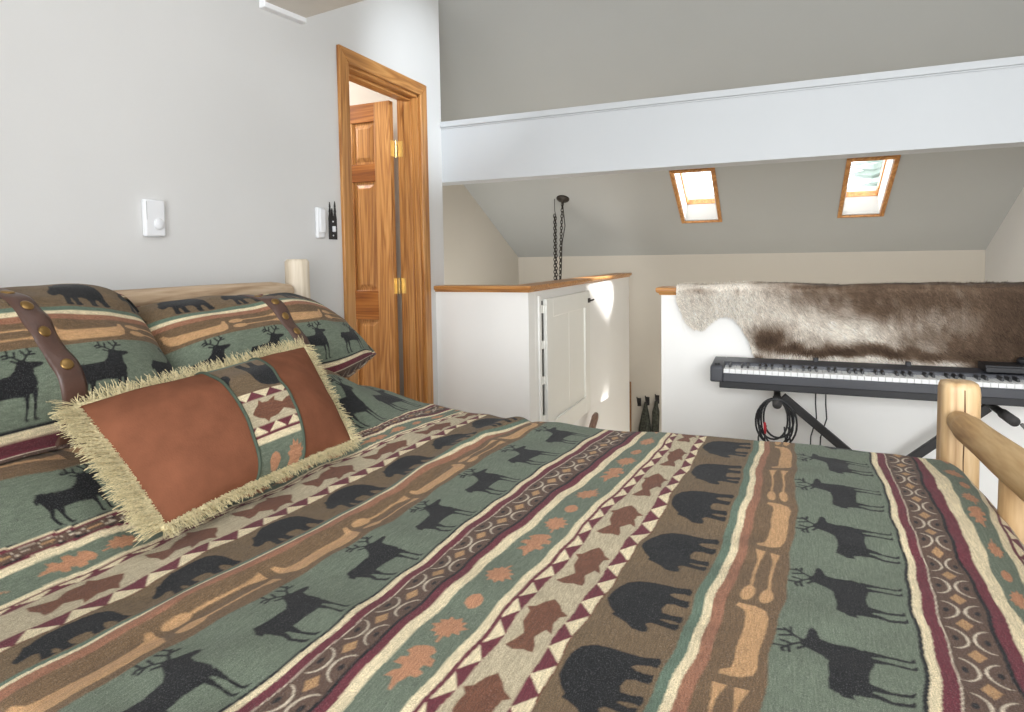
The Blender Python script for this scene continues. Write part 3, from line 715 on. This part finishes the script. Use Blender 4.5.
# ------------------------------------------------------------------ pillow shams with leather strap
def pillow_frame(c, ang, yawp):
    U = Vector((math.sin(yawp) * 0 + 0, 1, 0)); U.rotate(Matrix.Rotation(yawp, 3, 'Z'))
    back = Vector((-1, 0, 0)); back.rotate(Matrix.Rotation(yawp, 3, 'Z'))
    Vv = back * math.cos(ang) + Vector((0, 0, 1)) * math.sin(ang); N = U.cross(Vv)
    if N.dot(Vector((1, 0, 0))) < 0: N = -N
    return Vector(c), U, Vv, N
def pshape(u, v, T, flange=0.06):
    """front bulge for u,v in -1..1"""
    e = lambda a: np.clip(1 - np.abs(a) ** 2.6, 0, 1) ** .62
    return T * e(u / (1 - flange)) * e(v / (1 - flange))
def sham(label, c, ang, yawp, W, Hh, T, t_top, t_bot, s0, seed, strap_u, studs, droop=0.0, droop2=0.0):
    c, U, Vv, N = pillow_frame(c, ang, yawp)
    n, mm = 300, 230
    u, v = np.meshgrid(np.linspace(-1, 1, n), np.linspace(-1, 1, mm), indexing='ij')
    def surf(u, v, side, off=0.0):
        h = pshape(u, v, T) * (1 if side > 0 else .8)
        h = h + ss(h / T * 3) * (.006 * vnoise(u, v, 2.3, seed) + .0025 * vnoise(u, v, 6, seed + 1)) + off
        # pinched sides: pillow outline draws in slightly between the corners
        cr = 1 - .11 * (u * v) ** 4
        uu = u * W / 2 * (1 - .035 * (1 - v * v)) * cr; vv = v * Hh / 2 * (1 - .05 * (1 - u * u)) * cr
        # floppy lower flange droops forward
        sag = -droop * ss((-v - .55) / .45) 
        p = [c[i] + U[i] * uu + Vv[i] * vv + N[i] * (side * h + .006 * np.sin(u * 9 + seed) * ss((np.abs(v) - .8) / .2)) for i in range(3)]
        p[2] = p[2] + sag - droop2 * ss((u - .30) / .70) * (v * .9 + .1)
        return p
    root = empty('pillow_sham', c - Vector((0, 0, Hh * .4)), label, 'pillow', 'lodge pattern pillow shams with leather straps')
    tq = t_bot + (v + 1) / 2 * (t_top - t_bot)
    colr = fabric_aa(tq, s0 + u * W / 2, .0025, .0022)
    X, Y, Z = surf(u, v, 1)
    grid_obj('front', X, Y, Z, M['pattern'], root, colr)
    X, Y, Z = surf(u[::3, ::3], v[::3, ::3], -1)
    grid_obj('back_cover', X[::-1], Y[::-1], Z[::-1], M['pattern'], root, colr[::3, ::3][::-1])
    # strap
    sv = np.linspace(-.97, .97, 90); su = np.linspace(-1, 1, 7)
    SU, SV = np.meshgrid(su, sv, indexing='ij')
    sl_ = lambda q: strap_u - .05 * q
    hw = .026 / (W / 2)
    X, Y, Z = surf(sl_(SV) + SU * hw, SV, 1, .0045 * (1 - SU ** 4))
    strap = grid_obj('strap', X, Y, Z, M['leather'], root); strap['label'] = 'brown leather strap'
    so_ = strap.modifiers.new('thick', 'SOLIDIFY'); so_.thickness = .003; so_.offset = -1
    for q in studs:
        e = .01
        p = Vector([float(np.squeeze(k)) for k in surf(np.array(sl_(q)), np.array(q), 1, .0045)])
        p1 = Vector([float(np.squeeze(k)) for k in surf(np.array(sl_(q) + e), np.array(q), 1, .0045)])
        p2 = Vector([float(np.squeeze(k)) for k in surf(np.array(sl_(q)), np.array(q + e), 1, .0045)])
        nn = (p1 - p).cross(p2 - p).normalized()
        if nn.x < 0: nn = -nn
        m = MB().lathe([(.0118, -.001), (.0118, .001), (.0095, .0022), (.005, .003), (.001, .0031)], p, nn, 16)
        m.build('stud', M['oldbrass'], strap, smooth=True)
sham('patterned pillow sham behind the far end of the fringed cushion, nearest the door', (-1.40, 1.395, .940), math.radians(48), math.radians(-3), .84, .40, .115, -.245, .215, 1.46, 11, .04, (.62, .34, .06, -.24, -.55), 0.0, .07)
sham('patterned pillow sham in front, farthest from the oak door', (-1.395, .69, .985), math.radians(50), math.radians(2), .80, .41, .12, -.278, .195, 1.045, 21, .14, (.56, .30, -.02, -.42))

# ------------------------------------------------------------------ fringed suede throw pillow
tp = empty('throw_pillow', (-1.10, 1.05, .72), 'rust suede cushion with fish patch and cream fringe', 'cushion')
TLc, TRc, BRc, BLc = map(Vector, ((-1.235, .755, .918), (-1.221, 1.372, .950), (-.965, 1.245, .738), (-.985, .740, .725)))
Nn = (TRc - TLc).cross(TLc - BLc).normalized()
if Nn.x < 0: Nn = -Nn
def tsurf(u, v, side=1, off=0.0):
    """u 0..1 along, v 0..1 up"""
    a, b = u * 2 - 1, v * 2 - 1
    e = lambda k: np.clip(1 - np.abs(k) ** 2.4, 0, 1) ** .6
    h = .080 * e(a) * e(b); h = h + ss(h / .03) * (.004 * vnoise(u, v, 3, 5) + .0022 * vnoise(u, v, 8, 6)) + off
    pin = .012
    uu = u + (0.5 - u) * pin * (1 - b * b) * 2; vv = v + (.5 - v) * .03 * (1 - a * a) * 2
    return [BLc[i] * (1 - uu) * (1 - vv) + BRc[i] * uu * (1 - vv) + TLc[i] * (1 - uu) * vv + TRc[i] * uu * vv + Nn[i] * side * h for i in range(3)]
PA, PB = .415, .665
def tgrid(name, u0, u1, n, mm, mat, side=1, off=0.0, colf=None):
    u, v = np.meshgrid(np.linspace(u0, u1, n), np.linspace(0, 1, mm), indexing='ij')
    X, Y, Z = tsurf(u, v, side, off)
    return grid_obj(name, X, Y, Z, mat, tp, None if colf is None else colf(u, v))
a_ = tgrid('suede_cover', 0, PA, 60, 60, M['suede']); b_ = tgrid('suede_cover', PB, 1, 50, 60, M['suede'])
pc = tgrid('fish_patch', PA, PB, 90, 180, M['pattern'], 1, .0015, lambda u, v: fabric_aa(.30 + v * .315, .95 - (u - .555) * .60, .0018, .0018, ph=(.83, .895, .95, .84, .849)))
pc['label'] = 'woven patch with brown fish'
tgrid('suede_back', 0, 1, 60, 40, M['suede'], -1)
for uu in (PA, PB):
    vv = np.linspace(0, 1, 60); X, Y, Z = tsurf(np.full(60, uu), vv, 1, .002)
    MB().tube(list(zip(X, Y, Z)), .0035, 8).build('piping', M['piping'], tp, smooth=True)
# fringe strands along the whole border
V = []; F = []
def strand(p, d, side, L, wd, droop):
    n = len(V); k = 4
    for i in range(k + 1):
        t = i / k
        q = p + d * (L * t) + Vector((0, 0, -1)) * droop * t * t + side * (math.sin(t * 3 + L * 900) * .002)
        w_ = wd * (1 - .35 * t)
        V.append(q - side * w_); V.append(q + side * w_)
    for i in range(k): F.append((n + 2 * i, n + 2 * i + 1, n + 2 * i + 3, n + 2 * i + 2))
edges = [(TLc, TRc, .038, 1100), (TRc, BRc, .028, 600), (BRc, BLc, .026, 1000), (BLc, TLc, .048, 950)]
ctr = (TLc + TRc + BRc + BLc) / 4
for ei, (a, b, L, cnt) in enumerate(edges):
    dirv = (b - a).normalized(); outv = dirv.cross(Nn)
    if outv.dot((a + b) / 2 - ctr) < 0: outv = -outv
    for i in range(cnt):
        u = (i + random.random()) / cnt
        uu, vv = [(u, 1), (1, 1 - u), (1 - u, 0), (0, u)][ei]
        p = Vector([float(x) for x in tsurf(np.array(uu), np.array(vv), 1)]) + Nn * random.uniform(-.008, .010) - outv * .004
        lean = dirv * random.gauss(.10, .20 if ei == 3 else .34)
        d = (outv + lean + Nn * random.gauss(.16 if ei != 2 else .35, .22)).normalized()
        strand(p, d, (d.cross(Nn)).normalized(), L * random.uniform(.75, 1.15), random.uniform(.0006, .0011), (.010 if ei in (0,) else .006) * random.random())
m = MB(); m.v = [tuple(v) for v in V]; m.f = F
m.build('fringe', M['fringe'], tp)
# braided heading along the border
for ei, (a, b, L, cnt) in enumerate(edges):
    P = []
    for k in range(40):
        u = k / 39; uu, vv = [(u, 1), (1, 1 - u), (1 - u, 0), (0, u)][ei]
        P.append(Vector([float(x) for x in tsurf(np.array(uu), np.array(vv), 1)]) + Nn * .002)
    MB().tube(P, .0045, 8).build('braid', M['fringe'], tp, smooth=True)

# ------------------------------------------------------------------ things on the left wall
M['seam'] = plain('grey_seam', lin(190, 190, 190), .5)
t_ = empty('wall_control', (XL, 1.34, 1.282), 'white wall control box with a round dial above the headboard', 'wall control')
m = MB().box((XL, 1.306, 1.271), (XL + .018, 1.374, 1.384)); m.build('housing', M['plastic'], t_, bevel=.005)
m = MB().lathe([(.0, 0), (.017, 0), (.017, .003), (.015, .005), (.0, .006)], (XL + .018, 1.350, 1.310), (1, 0, 0), 24); m.build('dial', M['plastic'], t_, smooth=True)
m = MB().box((XL + .018, 1.310, 1.322), (XL + .0186, 1.312, 1.377)); m.build('seam', M['seam'], t_)
t_ = empty('remote_control', (XL, 2.10, 1.28), 'slim white remote in a wall holder beside the black pine-tree switch plate', 'remote')
MB().box((XL, 2.074, 1.283), (XL + .018, 2.120, 1.412)).build('holder', M['plastic'], t_, bevel=.007)
MB().box((XL + .018, 2.079, 1.305), (XL + .028, 2.115, 1.405)).build('handset', M['plastic'], t_, bevel=.006)
t_ = empty('switch_plate', (XL, 2.188, 1.30), 'black pine-tree silhouette switch plate beside the door casing', 'switch plate')
pl = [(2.162, 1.28), (2.212, 1.28), (2.212, 1.373)]
def tree(y, z, h, wd):
    return [(y + wd, z), (y + wd * .45, z + h * .35), (y + wd * .7, z + h * .38), (y + wd * .25, z + h * .68), (y + wd * .45, z + h * .70), (y, z + h), (y - wd * .45, z + h * .70), (y - wd * .25, z + h * .68), (y - wd * .7, z + h * .38), (y - wd * .45, z + h * .35), (y - wd, z)]
pl = [(2.162, 1.28), (2.214, 1.28)] + tree(2.204, 1.37, .075, .010) + tree(2.185, 1.37, .045, .009) + tree(2.171, 1.37, .07, .009)
MB().prism(pl, 0, XL, XL + .004).build('plate', M['blackmetal'], t_)
MB().box((XL + .004, 2.181, 1.313), (XL + .016, 2.193, 1.337)).build('toggle', M['plastic'], t_, bevel=.002)
for z in (1.297, 1.357):
    MB().lathe([(.0035, 0), (.0035, .002), (.001, .0028)], (XL + .004, 2.187, z), (1, 0, 0), 10).build('screw', M['plastic'], t_)

# ------------------------------------------------------------------ flat hanging fixture
fx = empty('hanging_fixture', (-1.2, 1.62, 1.99), 'flat white hanging fixture jutting out high beside the white wall, above the bed pillows', 'hanging fixture')
def rot_box(x0, x1, h0, h1, z0, z1):
    d = Vector((.991, -.130, 0)); s_ = Vector((.130, .991, 0)); o = Vector((-1.497, 1.631, 0)); v = []
    for z in (z0, z1):
        for a, b in ((x0, h0), (x1, h0), (x1, h1), (x0, h1)): v.append(o + d * a + s_ * b + Vector((0, 0, z)))
    return MB().add(v, [(0, 3, 2, 1), (4, 5, 6, 7), (0, 1, 5, 4), (1, 2, 6, 5), (2, 3, 7, 6), (3, 0, 4, 7)])
rot_box(.02, .62, -.082, .082, 2.006, 2.022).build('panel', M['blade'], fx, bevel=.002)
rot_box(-.006, .022, -.084, .084, 1.990, 2.024).build('end_lip', M['plastic'], fx, bevel=.003)
for a in (.15, .5):
    p = Vector((-1.497, 1.631, 2.02)) + Vector((.991, -.130, 0)) * a
    MB().tube([p, Vector((p.x, p.y, zc_up(p.y)))], .004, 8).build('hanging_rod', M['plastic'], fx, smooth=True)

# ------------------------------------------------------------------ digital piano
KX0, KY0 = -0.250, 2.655
KL = 1.30
pn = empty('digital_piano', (KX0 + KL / 2, 2.79, .642), 'charcoal digital piano on a black stand along the half wall', 'digital piano')
zb = .642
m = MB(); m.box((KX0 + .035, KY0 + .012, zb), (KX0 + KL - .035, KY0 + .215, zb + .03)); m.build('base', M['pianodark'], pn, bevel=.003)
m = MB(); m.box((KX0 + .05, KY0, zb + .028), (KX0 + KL - .05, KY0 + .02, zb + .062)); m.build('front_rail', M['pianobody'], pn, bevel=.003)
for s0 in (0, 1):
    x0 = KX0 + (0 if s0 == 0 else KL - .05)
    m = MB(); m.prism([(KY0 - .004, zb + .026), (KY0 - .004, zb + .088), (KY0 + .006, zb + .093), (KY0 + .225, zb + .097), (KY0 + .225, zb + .026)], 0, x0, x0 + .05)
    ck = m.build('cheek_block', M['pianobody'], pn, bevel=.006)
    if s0 == 0:
        MB().lathe([(.011, 0), (.011, .004), (.008, .006)], (KX0 + .025, KY0 + .03, zb + .0935), (0, 0, 1), 18).build('knob', M['pianodark'], ck)
m = MB(); m.prism([(KY0 + .115, zb + .03), (KY0 + .115, zb + .088), (KY0 + .12, zb + .093), (KY0 + .225, zb + .097), (KY0 + .225, zb + .03)], 0, KX0 + .048, KX0 + KL - .048)
m.build('control_panel', M['pianobody'], pn, bevel=.003)
for x in (.151, .48):
    MB().box((x - .009, KY0 + .195, zb + .095), (x + .009, KY0 + .215, zb + .112)).build('rest_socket', M['pianodark'], pn, bevel=.002)
kp = (KL - .10) / 52
wk = None; bk = None
for i in range(52):
    x = KX0 + .05 + i * kp
    if wk is None:
        wk = MB().box((x + .0006, KY0 + .018, zb + .05), (x + kp - .0006, KY0 + .116, zb + .078)).build('white_key', M['ivory'], pn, bevel=.0012)
    else:
        k = wk.copy(); col.objects.link(k); k.parent = pn; k.location = wk.location + Vector((i * kp, 0, 0))
for i in range(51):
    if i % 7 in (0, 2, 3, 5, 6):
        x = KX0 + .05 + (i + 1) * kp
        if bk is None:
            mb = MB(); w_ = .0052
            mb.add([(x - w_, KY0 + .058, zb + .07), (x + w_, KY0 + .058, zb + .07), (x + w_, KY0 + .116, zb + .07), (x - w_, KY0 + .116, zb + .07), (x - w_ * .8, KY0 + .064, zb + .090), (x + w_ * .8, KY0 + .064, zb + .090), (x + w_ * .8, KY0 + .116, zb + .090), (x - w_ * .8, KY0 + .116, zb + .090)],
                   [(0, 3, 2, 1), (4, 5, 6, 7), (0, 1, 5, 4), (1, 2, 6, 5), (2, 3, 7, 6), (3, 0, 4, 7)])
            bk = mb.build('black_key', M['ebony'], pn, bevel=.001); bi = i
        else:
            k = bk.copy(); col.objects.link(k); k.parent = pn; k.location = bk.location + Vector(((i - bi) * kp, 0, 0))
# black flat rest lying on the right end
mr = empty('music_rest', (.93, 2.85, .745), 'black music rest lying flat on the right end of the piano', 'music rest')
m = MB().box((.71, KY0 + .125, zb + .098), (1.02, KY0 + .222, zb + .124)); m.build('plate', M['pianodark'], mr, bevel=.003)
m = MB().box((.71, KY0 + .118, zb + .098), (1.02, KY0 + .127, zb + .118)); m.build('ledge', M['pianodark'], mr, bevel=.003)
m = MB().lathe([(.03, 0), (.03, .014), (.022, .022)], (.855, KY0 + .20, zb + .124), (0, 0, 1), 20); m.build('knob', M['pianodark'], mr, smooth=True)

# ------------------------------------------------------------------ X stand
sd = empty('piano_stand', (.40, 2.78, 0), 'black X-shaped folding stand under the digital piano', 'piano stand')
ax0, ax1, az = .004, .745, .607
for k, (xa, xb) in enumerate(((ax0 + .02, .70), (ax1 - .02, .10))):
    yk = 2.745 + .05 * k
    m = MB(); d = Vector((xb - xa, 0, -.60)).normalized(); n_ = Vector((-d.z, 0, d.x)) * .016
    a = Vector((xa, yk, az)); b = Vector((xb, yk, .03)); v = []
    for p in (a, b):
        for q, y in ((n_, -.012), (n_, .012), (-n_, .012), (-n_, -.012)): v.append(p + q + Vector((0, y, 0)))
    m.add(v, [(0, 1, 2, 3), (7, 6, 5, 4), (0, 4, 5, 1), (1, 5, 6, 2), (2, 6, 7, 3), (3, 7, 4, 0)])
    m.build('strut', M['blackmetal'], sd, bevel=.003)
    m = MB().tube([(xb, 2.63, .016), (xb, 2.94, .016)], .016, 14); m.build('foot', M['foam'], sd, smooth=True)
for x in (ax0, ax1):
    m = MB().tube([(x, 2.60, az), (x, 2.95, az)], .013, 14); m.build('support_arm', M['blackmetal'], sd, smooth=True)
    m = MB().tube([(x, 2.585, az), (x, 2.70, az)], .0175, 16); m.build('foam_sleeve', M['foam'], sd, smooth=True)
m = MB().lathe([(.02, -.03), (.026, -.025), (.026, .025), (.02, .03)], (.40, 2.73, .318), (0, 1, 0), 18); m.build('pivot', M['blackmetal'], sd, smooth=True)

# coil of cable hung on the stand arm
cc = empty('cable_coil', (-.003, 2.60, .48), 'coil of black cables with a red plug hanging from the piano stand', 'cable')
P = []
for i in range(5 * 28 + 1):
    a = 2 * math.pi * i / 28 + math.pi / 2; tn = i / 28
    rx = .058 + .013 * math.sin(tn * 2.3); rz = .082 + .012 * math.sin(tn * 1.7 + 1)
    P.append((-.001 + rx * math.cos(a) + .006 * math.sin(tn * 3), 2.60 + .010 * math.sin(tn * 1.9), .626 - rz + rz * math.sin(a) - (.006 if math.sin(a) < 0 else 0)))
MB().tube(P, .0038, 7).build('loop', M['rubber'], cc, smooth=True)
for x0, x1, z1 in ((-.055, -.062, .40), (.045, .052, .39), (-.035, -.03, .38), (.03, .066, .395)):
    MB().tube([(x0, 2.595, .52), (x0 * 1.15, 2.592, .47), (x1, 2.59, z1)], .003, 7).build('cable_end', M['rubber'], cc, smooth=True)
MB().lathe([(.003, 0), (.005, .006), (.005, .03), (.0035, .045)], (-.040, 2.583, .535), (.05, 0, -1), 12).build('plug', M['red'], cc, smooth=True)
for i, (x, dx_) in enumerate(((.152, -.028), (.190, -.03))):
    m = MB().tube([(x, 2.86, .64), (x, 2.86, .56), (x + .004, 2.86, .50), (x + dx_ * .6, 2.86, .42), (x + dx_, 2.86, .02)], .0026, 8)
    tag(m.build('power_cord', M['rubber'], None, smooth=True), ['left one of the two thin black cords hanging under the piano', 'right one of the two thin black cords hanging under the piano'][i], 'cord', 'cords hanging under the piano')
m = MB().tube([(.765, 2.585, .60), (.79, 2.59, .57), (.82, 2.60, .545), (.88, 2.62, .53), (.95, 2.64, .55)], .006, 10)
tag(m.build('grey_cable', M['greycable'], None, smooth=True), 'grey cable draped from the stand near the foot post', 'cable')

# ------------------------------------------------------------------ reindeer hide
hide = empty('reindeer_hide', (.4, WF, .72), 'brown and cream reindeer hide draped over the piano half wall', 'fur hide')
hx = np.linspace(-.425, 1.40, 240)
ZBX = [-.425, -.405, -.385, -.35, -.315, -.285, -.25, -.215, -.18, -.155, -.13, -.11, -.10, -.085, .0, 1.5]
ZBZ = [.985, .93, .885, .865, .862, .893, .922, .930, .922, .895, .85, .81, .765, .735, .715, .71]
zbot = np.interp(hx, ZBX, ZBZ)
FY = WF - .034
def hsurf(x, q):
    """q 0 (front bottom) .. 1 (front top edge) .. 2 (back)"""
    zb_ = np.interp(x, ZBX, ZBZ); top = CT + .018 + .006 * vnoise(x, x * 0, 5, 33)
    rr = .028
    zf = zb_ + (top - rr - zb_) * np.clip(q, 0, 1)
    a = np.clip(q - 1, 0, .35) / .35 * (math.pi / 2)
    y = FY + .004 * vnoise(x, zf, 9, 30) + rr * (1 - np.cos(a)) + np.clip(q - 1.35, 0, .65) / .65 * .13
    y = y - .012 * np.exp(-((zf - .80) / .05) ** 2) * ss((x + .1) / .2)
    z = zf + rr * np.sin(a) + .004 * vnoise(x, q, 7, 31) * (q > 1.2)
    return np.stack([x, y, z], -1)
def hcol(x, z, q):
    g = lambda cx, cz, sx, sz_: np.exp(-((x - cx) / sx) ** 2 - ((z - cz) / sz_) ** 2)
    cream = np.array(lin(228, 219, 206)); brown = np.array(lin(106, 87, 71)); dark = np.array(lin(76, 60, 48))
    n1 = vnoise(x, z, 9, 40); n2 = vnoise(x * .6, z, 28, 41)
    d = .74 * ss((x - (.03 + (1.03 - z) * 2.0) + .24) / .48 + .03 * n1 + .02 * n2)       # upper brown back, growing to the right
    d = np.maximum(d, ss((x - .40) / .45) * .98)
    d = np.maximum(d, 1.1 * g(-.035, .82, .08, .06)); d = np.maximum(d, .95 * g(.03, .785, .08, .03)); d = np.maximum(d, .75 * g(-.09, .745, .05, .016))
    d = d - .45 * g(-.098, .785, .018, .03)
    d = np.maximum(d, (.95 + .2 * n2) * np.exp(-((z - .785 - .012 * n1) / (.018 + .022 * ss((x - .1) / .2))) ** 2) * ss((x + .02) / .10))   # dark lower edge
    d = np.maximum(d, .55 * np.exp(-((z - 1.03) / .012) ** 2) * ss((x + .40) / .08) * ss((.05 - x) / .2) * (.5 + .5 * n2))
    d = np.maximum(d, .75 * np.exp(-((z - 1.045) / .02) ** 2) * ss((x + .02) / .1))
    d = d - .75 * np.exp(-((z - .742) / .016) ** 2) * ss((x - .0) / .06) * ss((.75 - x) / .2)      # pale belly fringe
    d = d - .28 * g(.40, .885, .20, .05) - .2 * g(.60, .93, .14, .05)
    d = np.clip(d + .03 * n1 + .03 * n2 + .07 * vnoise(x, z * .5, 60, 42) - .02, 0, 1.15)[..., None]
    cream, brown, dark = cream ** .45, brown ** .45, dark ** .45
    return np.where(d < .7, cream + (brown - cream) * np.clip(d / .7, 0, 1), brown + (dark - brown) * np.clip((d - .7) / .4, 0, 1)) ** (1 / .45)
qv = np.concatenate([np.linspace(0, 1, 50), np.linspace(1.03, 1.35, 8), np.linspace(1.42, 2, 8)])
HX, HQ = np.meshgrid(hx, qv, indexing='ij')
HP = hsurf(HX, HQ)
HC = hcol(HP[..., 0], HP[..., 2], HQ)
sk = grid_obj('skin', HP[..., 0], HP[..., 1], HP[..., 2], M['fur'], hide, HC)
NS = 60000
sx = rng.uniform(-.425, 1.05, NS)
sq = np.where(rng.random(NS) < .8, rng.random(NS), 1 + rng.random(NS) * .9)
edge_n = 9000; sq[:edge_n] = rng.random(edge_n) ** 2 * .05
topm = (sq > 1.05); base = hsurf(sx, sq); e1 = hsurf(sx, sq + .01) - base
nrm = np.stack([np.zeros(NS), -np.abs(e1[:, 2]), np.abs(e1[:, 1])], -1); nrm /= np.linalg.norm(nrm, axis=1)[:, None] + 1e-9
down = -e1 / (np.linalg.norm(e1, axis=1)[:, None] + 1e-9)
swirl = vnoise(sx, base[:, 2], 5, 50)
flow = down * (.8) + np.stack([.55 + .5 * swirl, np.zeros(NS), np.zeros(NS)], -1) + rng.normal(0, .28, (NS, 3))
flow /= np.linalg.norm(flow, axis=1)[:, None]
Ln = rng.uniform(.014, .028, NS)[:, None]
wv = np.cross(flow, nrm); wv /= np.linalg.norm(wv, axis=1)[:, None] + 1e-9
wd = rng.uniform(.0006, .0012, NS)[:, None]
Ln[topm] *= .5; rise = np.where(topm, .25, 1.0)[:, None]
p1 = base + nrm * (.006 * rise) + flow * Ln * .5; p2 = base + nrm * rise * (.008 * rng.random((NS, 1)) + .004) + flow * Ln
VV = np.stack([base - wv * wd, base + wv * wd, p1 + wv * wd * .8, p1 - wv * wd * .8, p2 + wv * wd * .15, p2 - wv * wd * .15], 1).reshape(-1, 3)
i6 = (np.arange(NS) * 6)[:, None]
QF = np.concatenate([i6 + np.array([0, 1, 2, 3]), i6 + np.array([3, 2, 4, 5])])
cc_ = hcol(base[:, 0], base[:, 2], sq) * (1 + rng.normal(0, .22, (NS, 1)))
cc_ = np.repeat(np.clip(cc_, .01, .9), 6, axis=0)
org = np.array(WL[hide.name])
fr_ = raw_obj('fur', VV - org, QF, M['fur'], hide, org, cc_, smooth=False); fr_['kind'] = 'stuff'

# ------------------------------------------------------------------ hanging chains
pend = empty('pendant_fixture', (-1.666, 5.04, .7), 'dark bronze canopy and swagged chains hanging over the half wall', 'pendant fixture')
pc_ = Vector((-1.666, 5.042, sz(5.042)))
MB().lathe([(.055, 0), (.055, .006), (.045, .016), (.012, .022), (.008, .04)], pc_, -SN, 24).build('canopy', M['bronze'], pend, smooth=True)
def chain(name, pts, link=.034, parent=pend):
    pts = [Vector(p) for p in pts]; L = sum((pts[i + 1] - pts[i]).length for i in range(len(pts) - 1)); n = int(L / (link * .72)); m = MB()
    for i in range(n):
        s = (i + .5) / n * L; k = 0
        while k < len(pts) - 2 and s > (pts[k + 1] - pts[k]).length: s -= (pts[k + 1] - pts[k]).length; k += 1
        d = (pts[k + 1] - pts[k]).normalized(); p = pts[k] + d * s
        e = (Vector((1, 0, 0)) if i % 2 == 0 else Vector((0, 1, 0))); e = (e - d * e.dot(d)).normalized()
        ring = [p + d * (link * .5 * math.cos(a)) + e * (link * .30 * math.sin(a)) for a in [2 * math.pi * q / 10 for q in range(10)]]
        m.tube(ring, .0035, 6, closed=True)
    return m.build(name, M['bronze'], parent, smooth=True)
pts = [pc_ - SN * .03 + Vector((.0, 0, -.01)), (pc_.x - .02, pc_.y, 1.36), (pc_.x - .05, pc_.y, .60)]
chain('chain', pts)
MB().tube([pts[0], (pc_.x + .016, pc_.y, 1.45), (pc_.x - .012, pc_.y, 1.30), (pc_.x - .02, pc_.y, 1.1), (pc_.x - .045, pc_.y, .6)], .004, 7).build('cord', M['bronze'], pend, smooth=True)
hx_ = pc_.x - .075; hz = sz(pc_.y)
MB().tube([(hx_, pc_.y, hz), (hx_, pc_.y, hz - .10), (hx_ + .008, pc_.y, hz - .125), (hx_, pc_.y, hz - .14)], .003, 7).build('swag_hook', M['greycable'], pend, smooth=True)
chain('swag_chain', [(hx_, pc_.y, hz - .13), (hx_ - .006, pc_.y, .60)], .036)
chain('swag_chain', [(hx_ + .006, pc_.y, hz - .15), (hx_ + .012, pc_.y, .60)], .036)

# ------------------------------------------------------------------ coat hooks on the far wall
for i, (x, z, lab) in enumerate(((-1.22, -.219, 'empty dark coat hook on the far stair wall'), (-1.14, -.203, 'dark coat hook carrying the wider flecked scarf'), (-1.046, -.18, 'dark coat hook carrying the narrower flecked scarf'))):
    h = empty('coat_hook', (x, YBACK, z), lab, 'coat hook', 'coat hooks on the far stair wall')
    MB().box((x - .018, YBACK - .008, z - .05), (x + .018, YBACK, z + .03)).build('back_plate', M['blackmetal'], h, bevel=.002)
    MB().tube([(x, YBACK - .006, z - .02), (x, YBACK - .05, z - .03), (x, YBACK - .07, z), (x - .01, YBACK - .07, z + .055)], [.007, .007, .007, .005], 8).build('prong', M['blackmetal'], h, smooth=True)
for x, z, w0, lab in ((-1.15, -.218, .07, 'wider dark flecked scarf hanging from the middle coat hook'), (-1.05, -.197, .04, 'narrower dark flecked scarf hanging from the hook beside the half wall')):
    m = MB(); n = 16; v = []
    rows = [(0, .012), (.05, .018), (.10, .030), (.25, w0 * .75), (.45, w0), (.75, w0 * 1.05)]
    for dz, hw in rows:
        for k in range(n):
            a = 2 * math.pi * k / n; rr = 1 + .18 * math.sin(a * 4)
            v.append((x - dz * .03 + hw * math.cos(a) * rr, YBACK - .05 + .022 * math.sin(a) * rr, z - dz))
    f = [(i * n + k, i * n + (k + 1) % n, (i + 1) * n + (k + 1) % n, (i + 1) * n + k) for i in range(len(rows) - 1) for k in range(n)] + [tuple(range(n)), tuple((len(rows) - 1) * n + k for k in range(n))]
    tag(m.add(v, f).build('hanging_scarf', M['scarf'], None, smooth=True), lab, 'scarf', 'scarves on the stair hooks')

# ------------------------------------------------------------------ trees beyond the skylights
for x, y, h, lab in ((2.5, 17.0, 11.0, 'pale pine outside, seen through the skylight above the hide'),):
    tr = empty('pine_tree', (x, y, -4), lab, 'tree')
    MB().tube([(x, y, -4), (x, y, -4 + h)], [.16, .02], 10).build('trunk', M['bark'], tr, smooth=True)
    m = MB()
    for i in range(260):
        t_f = random.random() ** .8; z = -4 + h * (.12 + .86 * t_f); L = 1.9 * (1 - t_f) + .25; a = random.uniform(0, 2 * math.pi)
        d = Vector((math.cos(a), math.sin(a), -.25)); p = Vector((x, y, z))
        m.tube([p, p + d * L * .5, p + d * L + Vector((0, 0, .12))], [.05, .16 * (1 - t_f) + .05, .01], 5)
    m.build('foliage', M['needles'], tr)
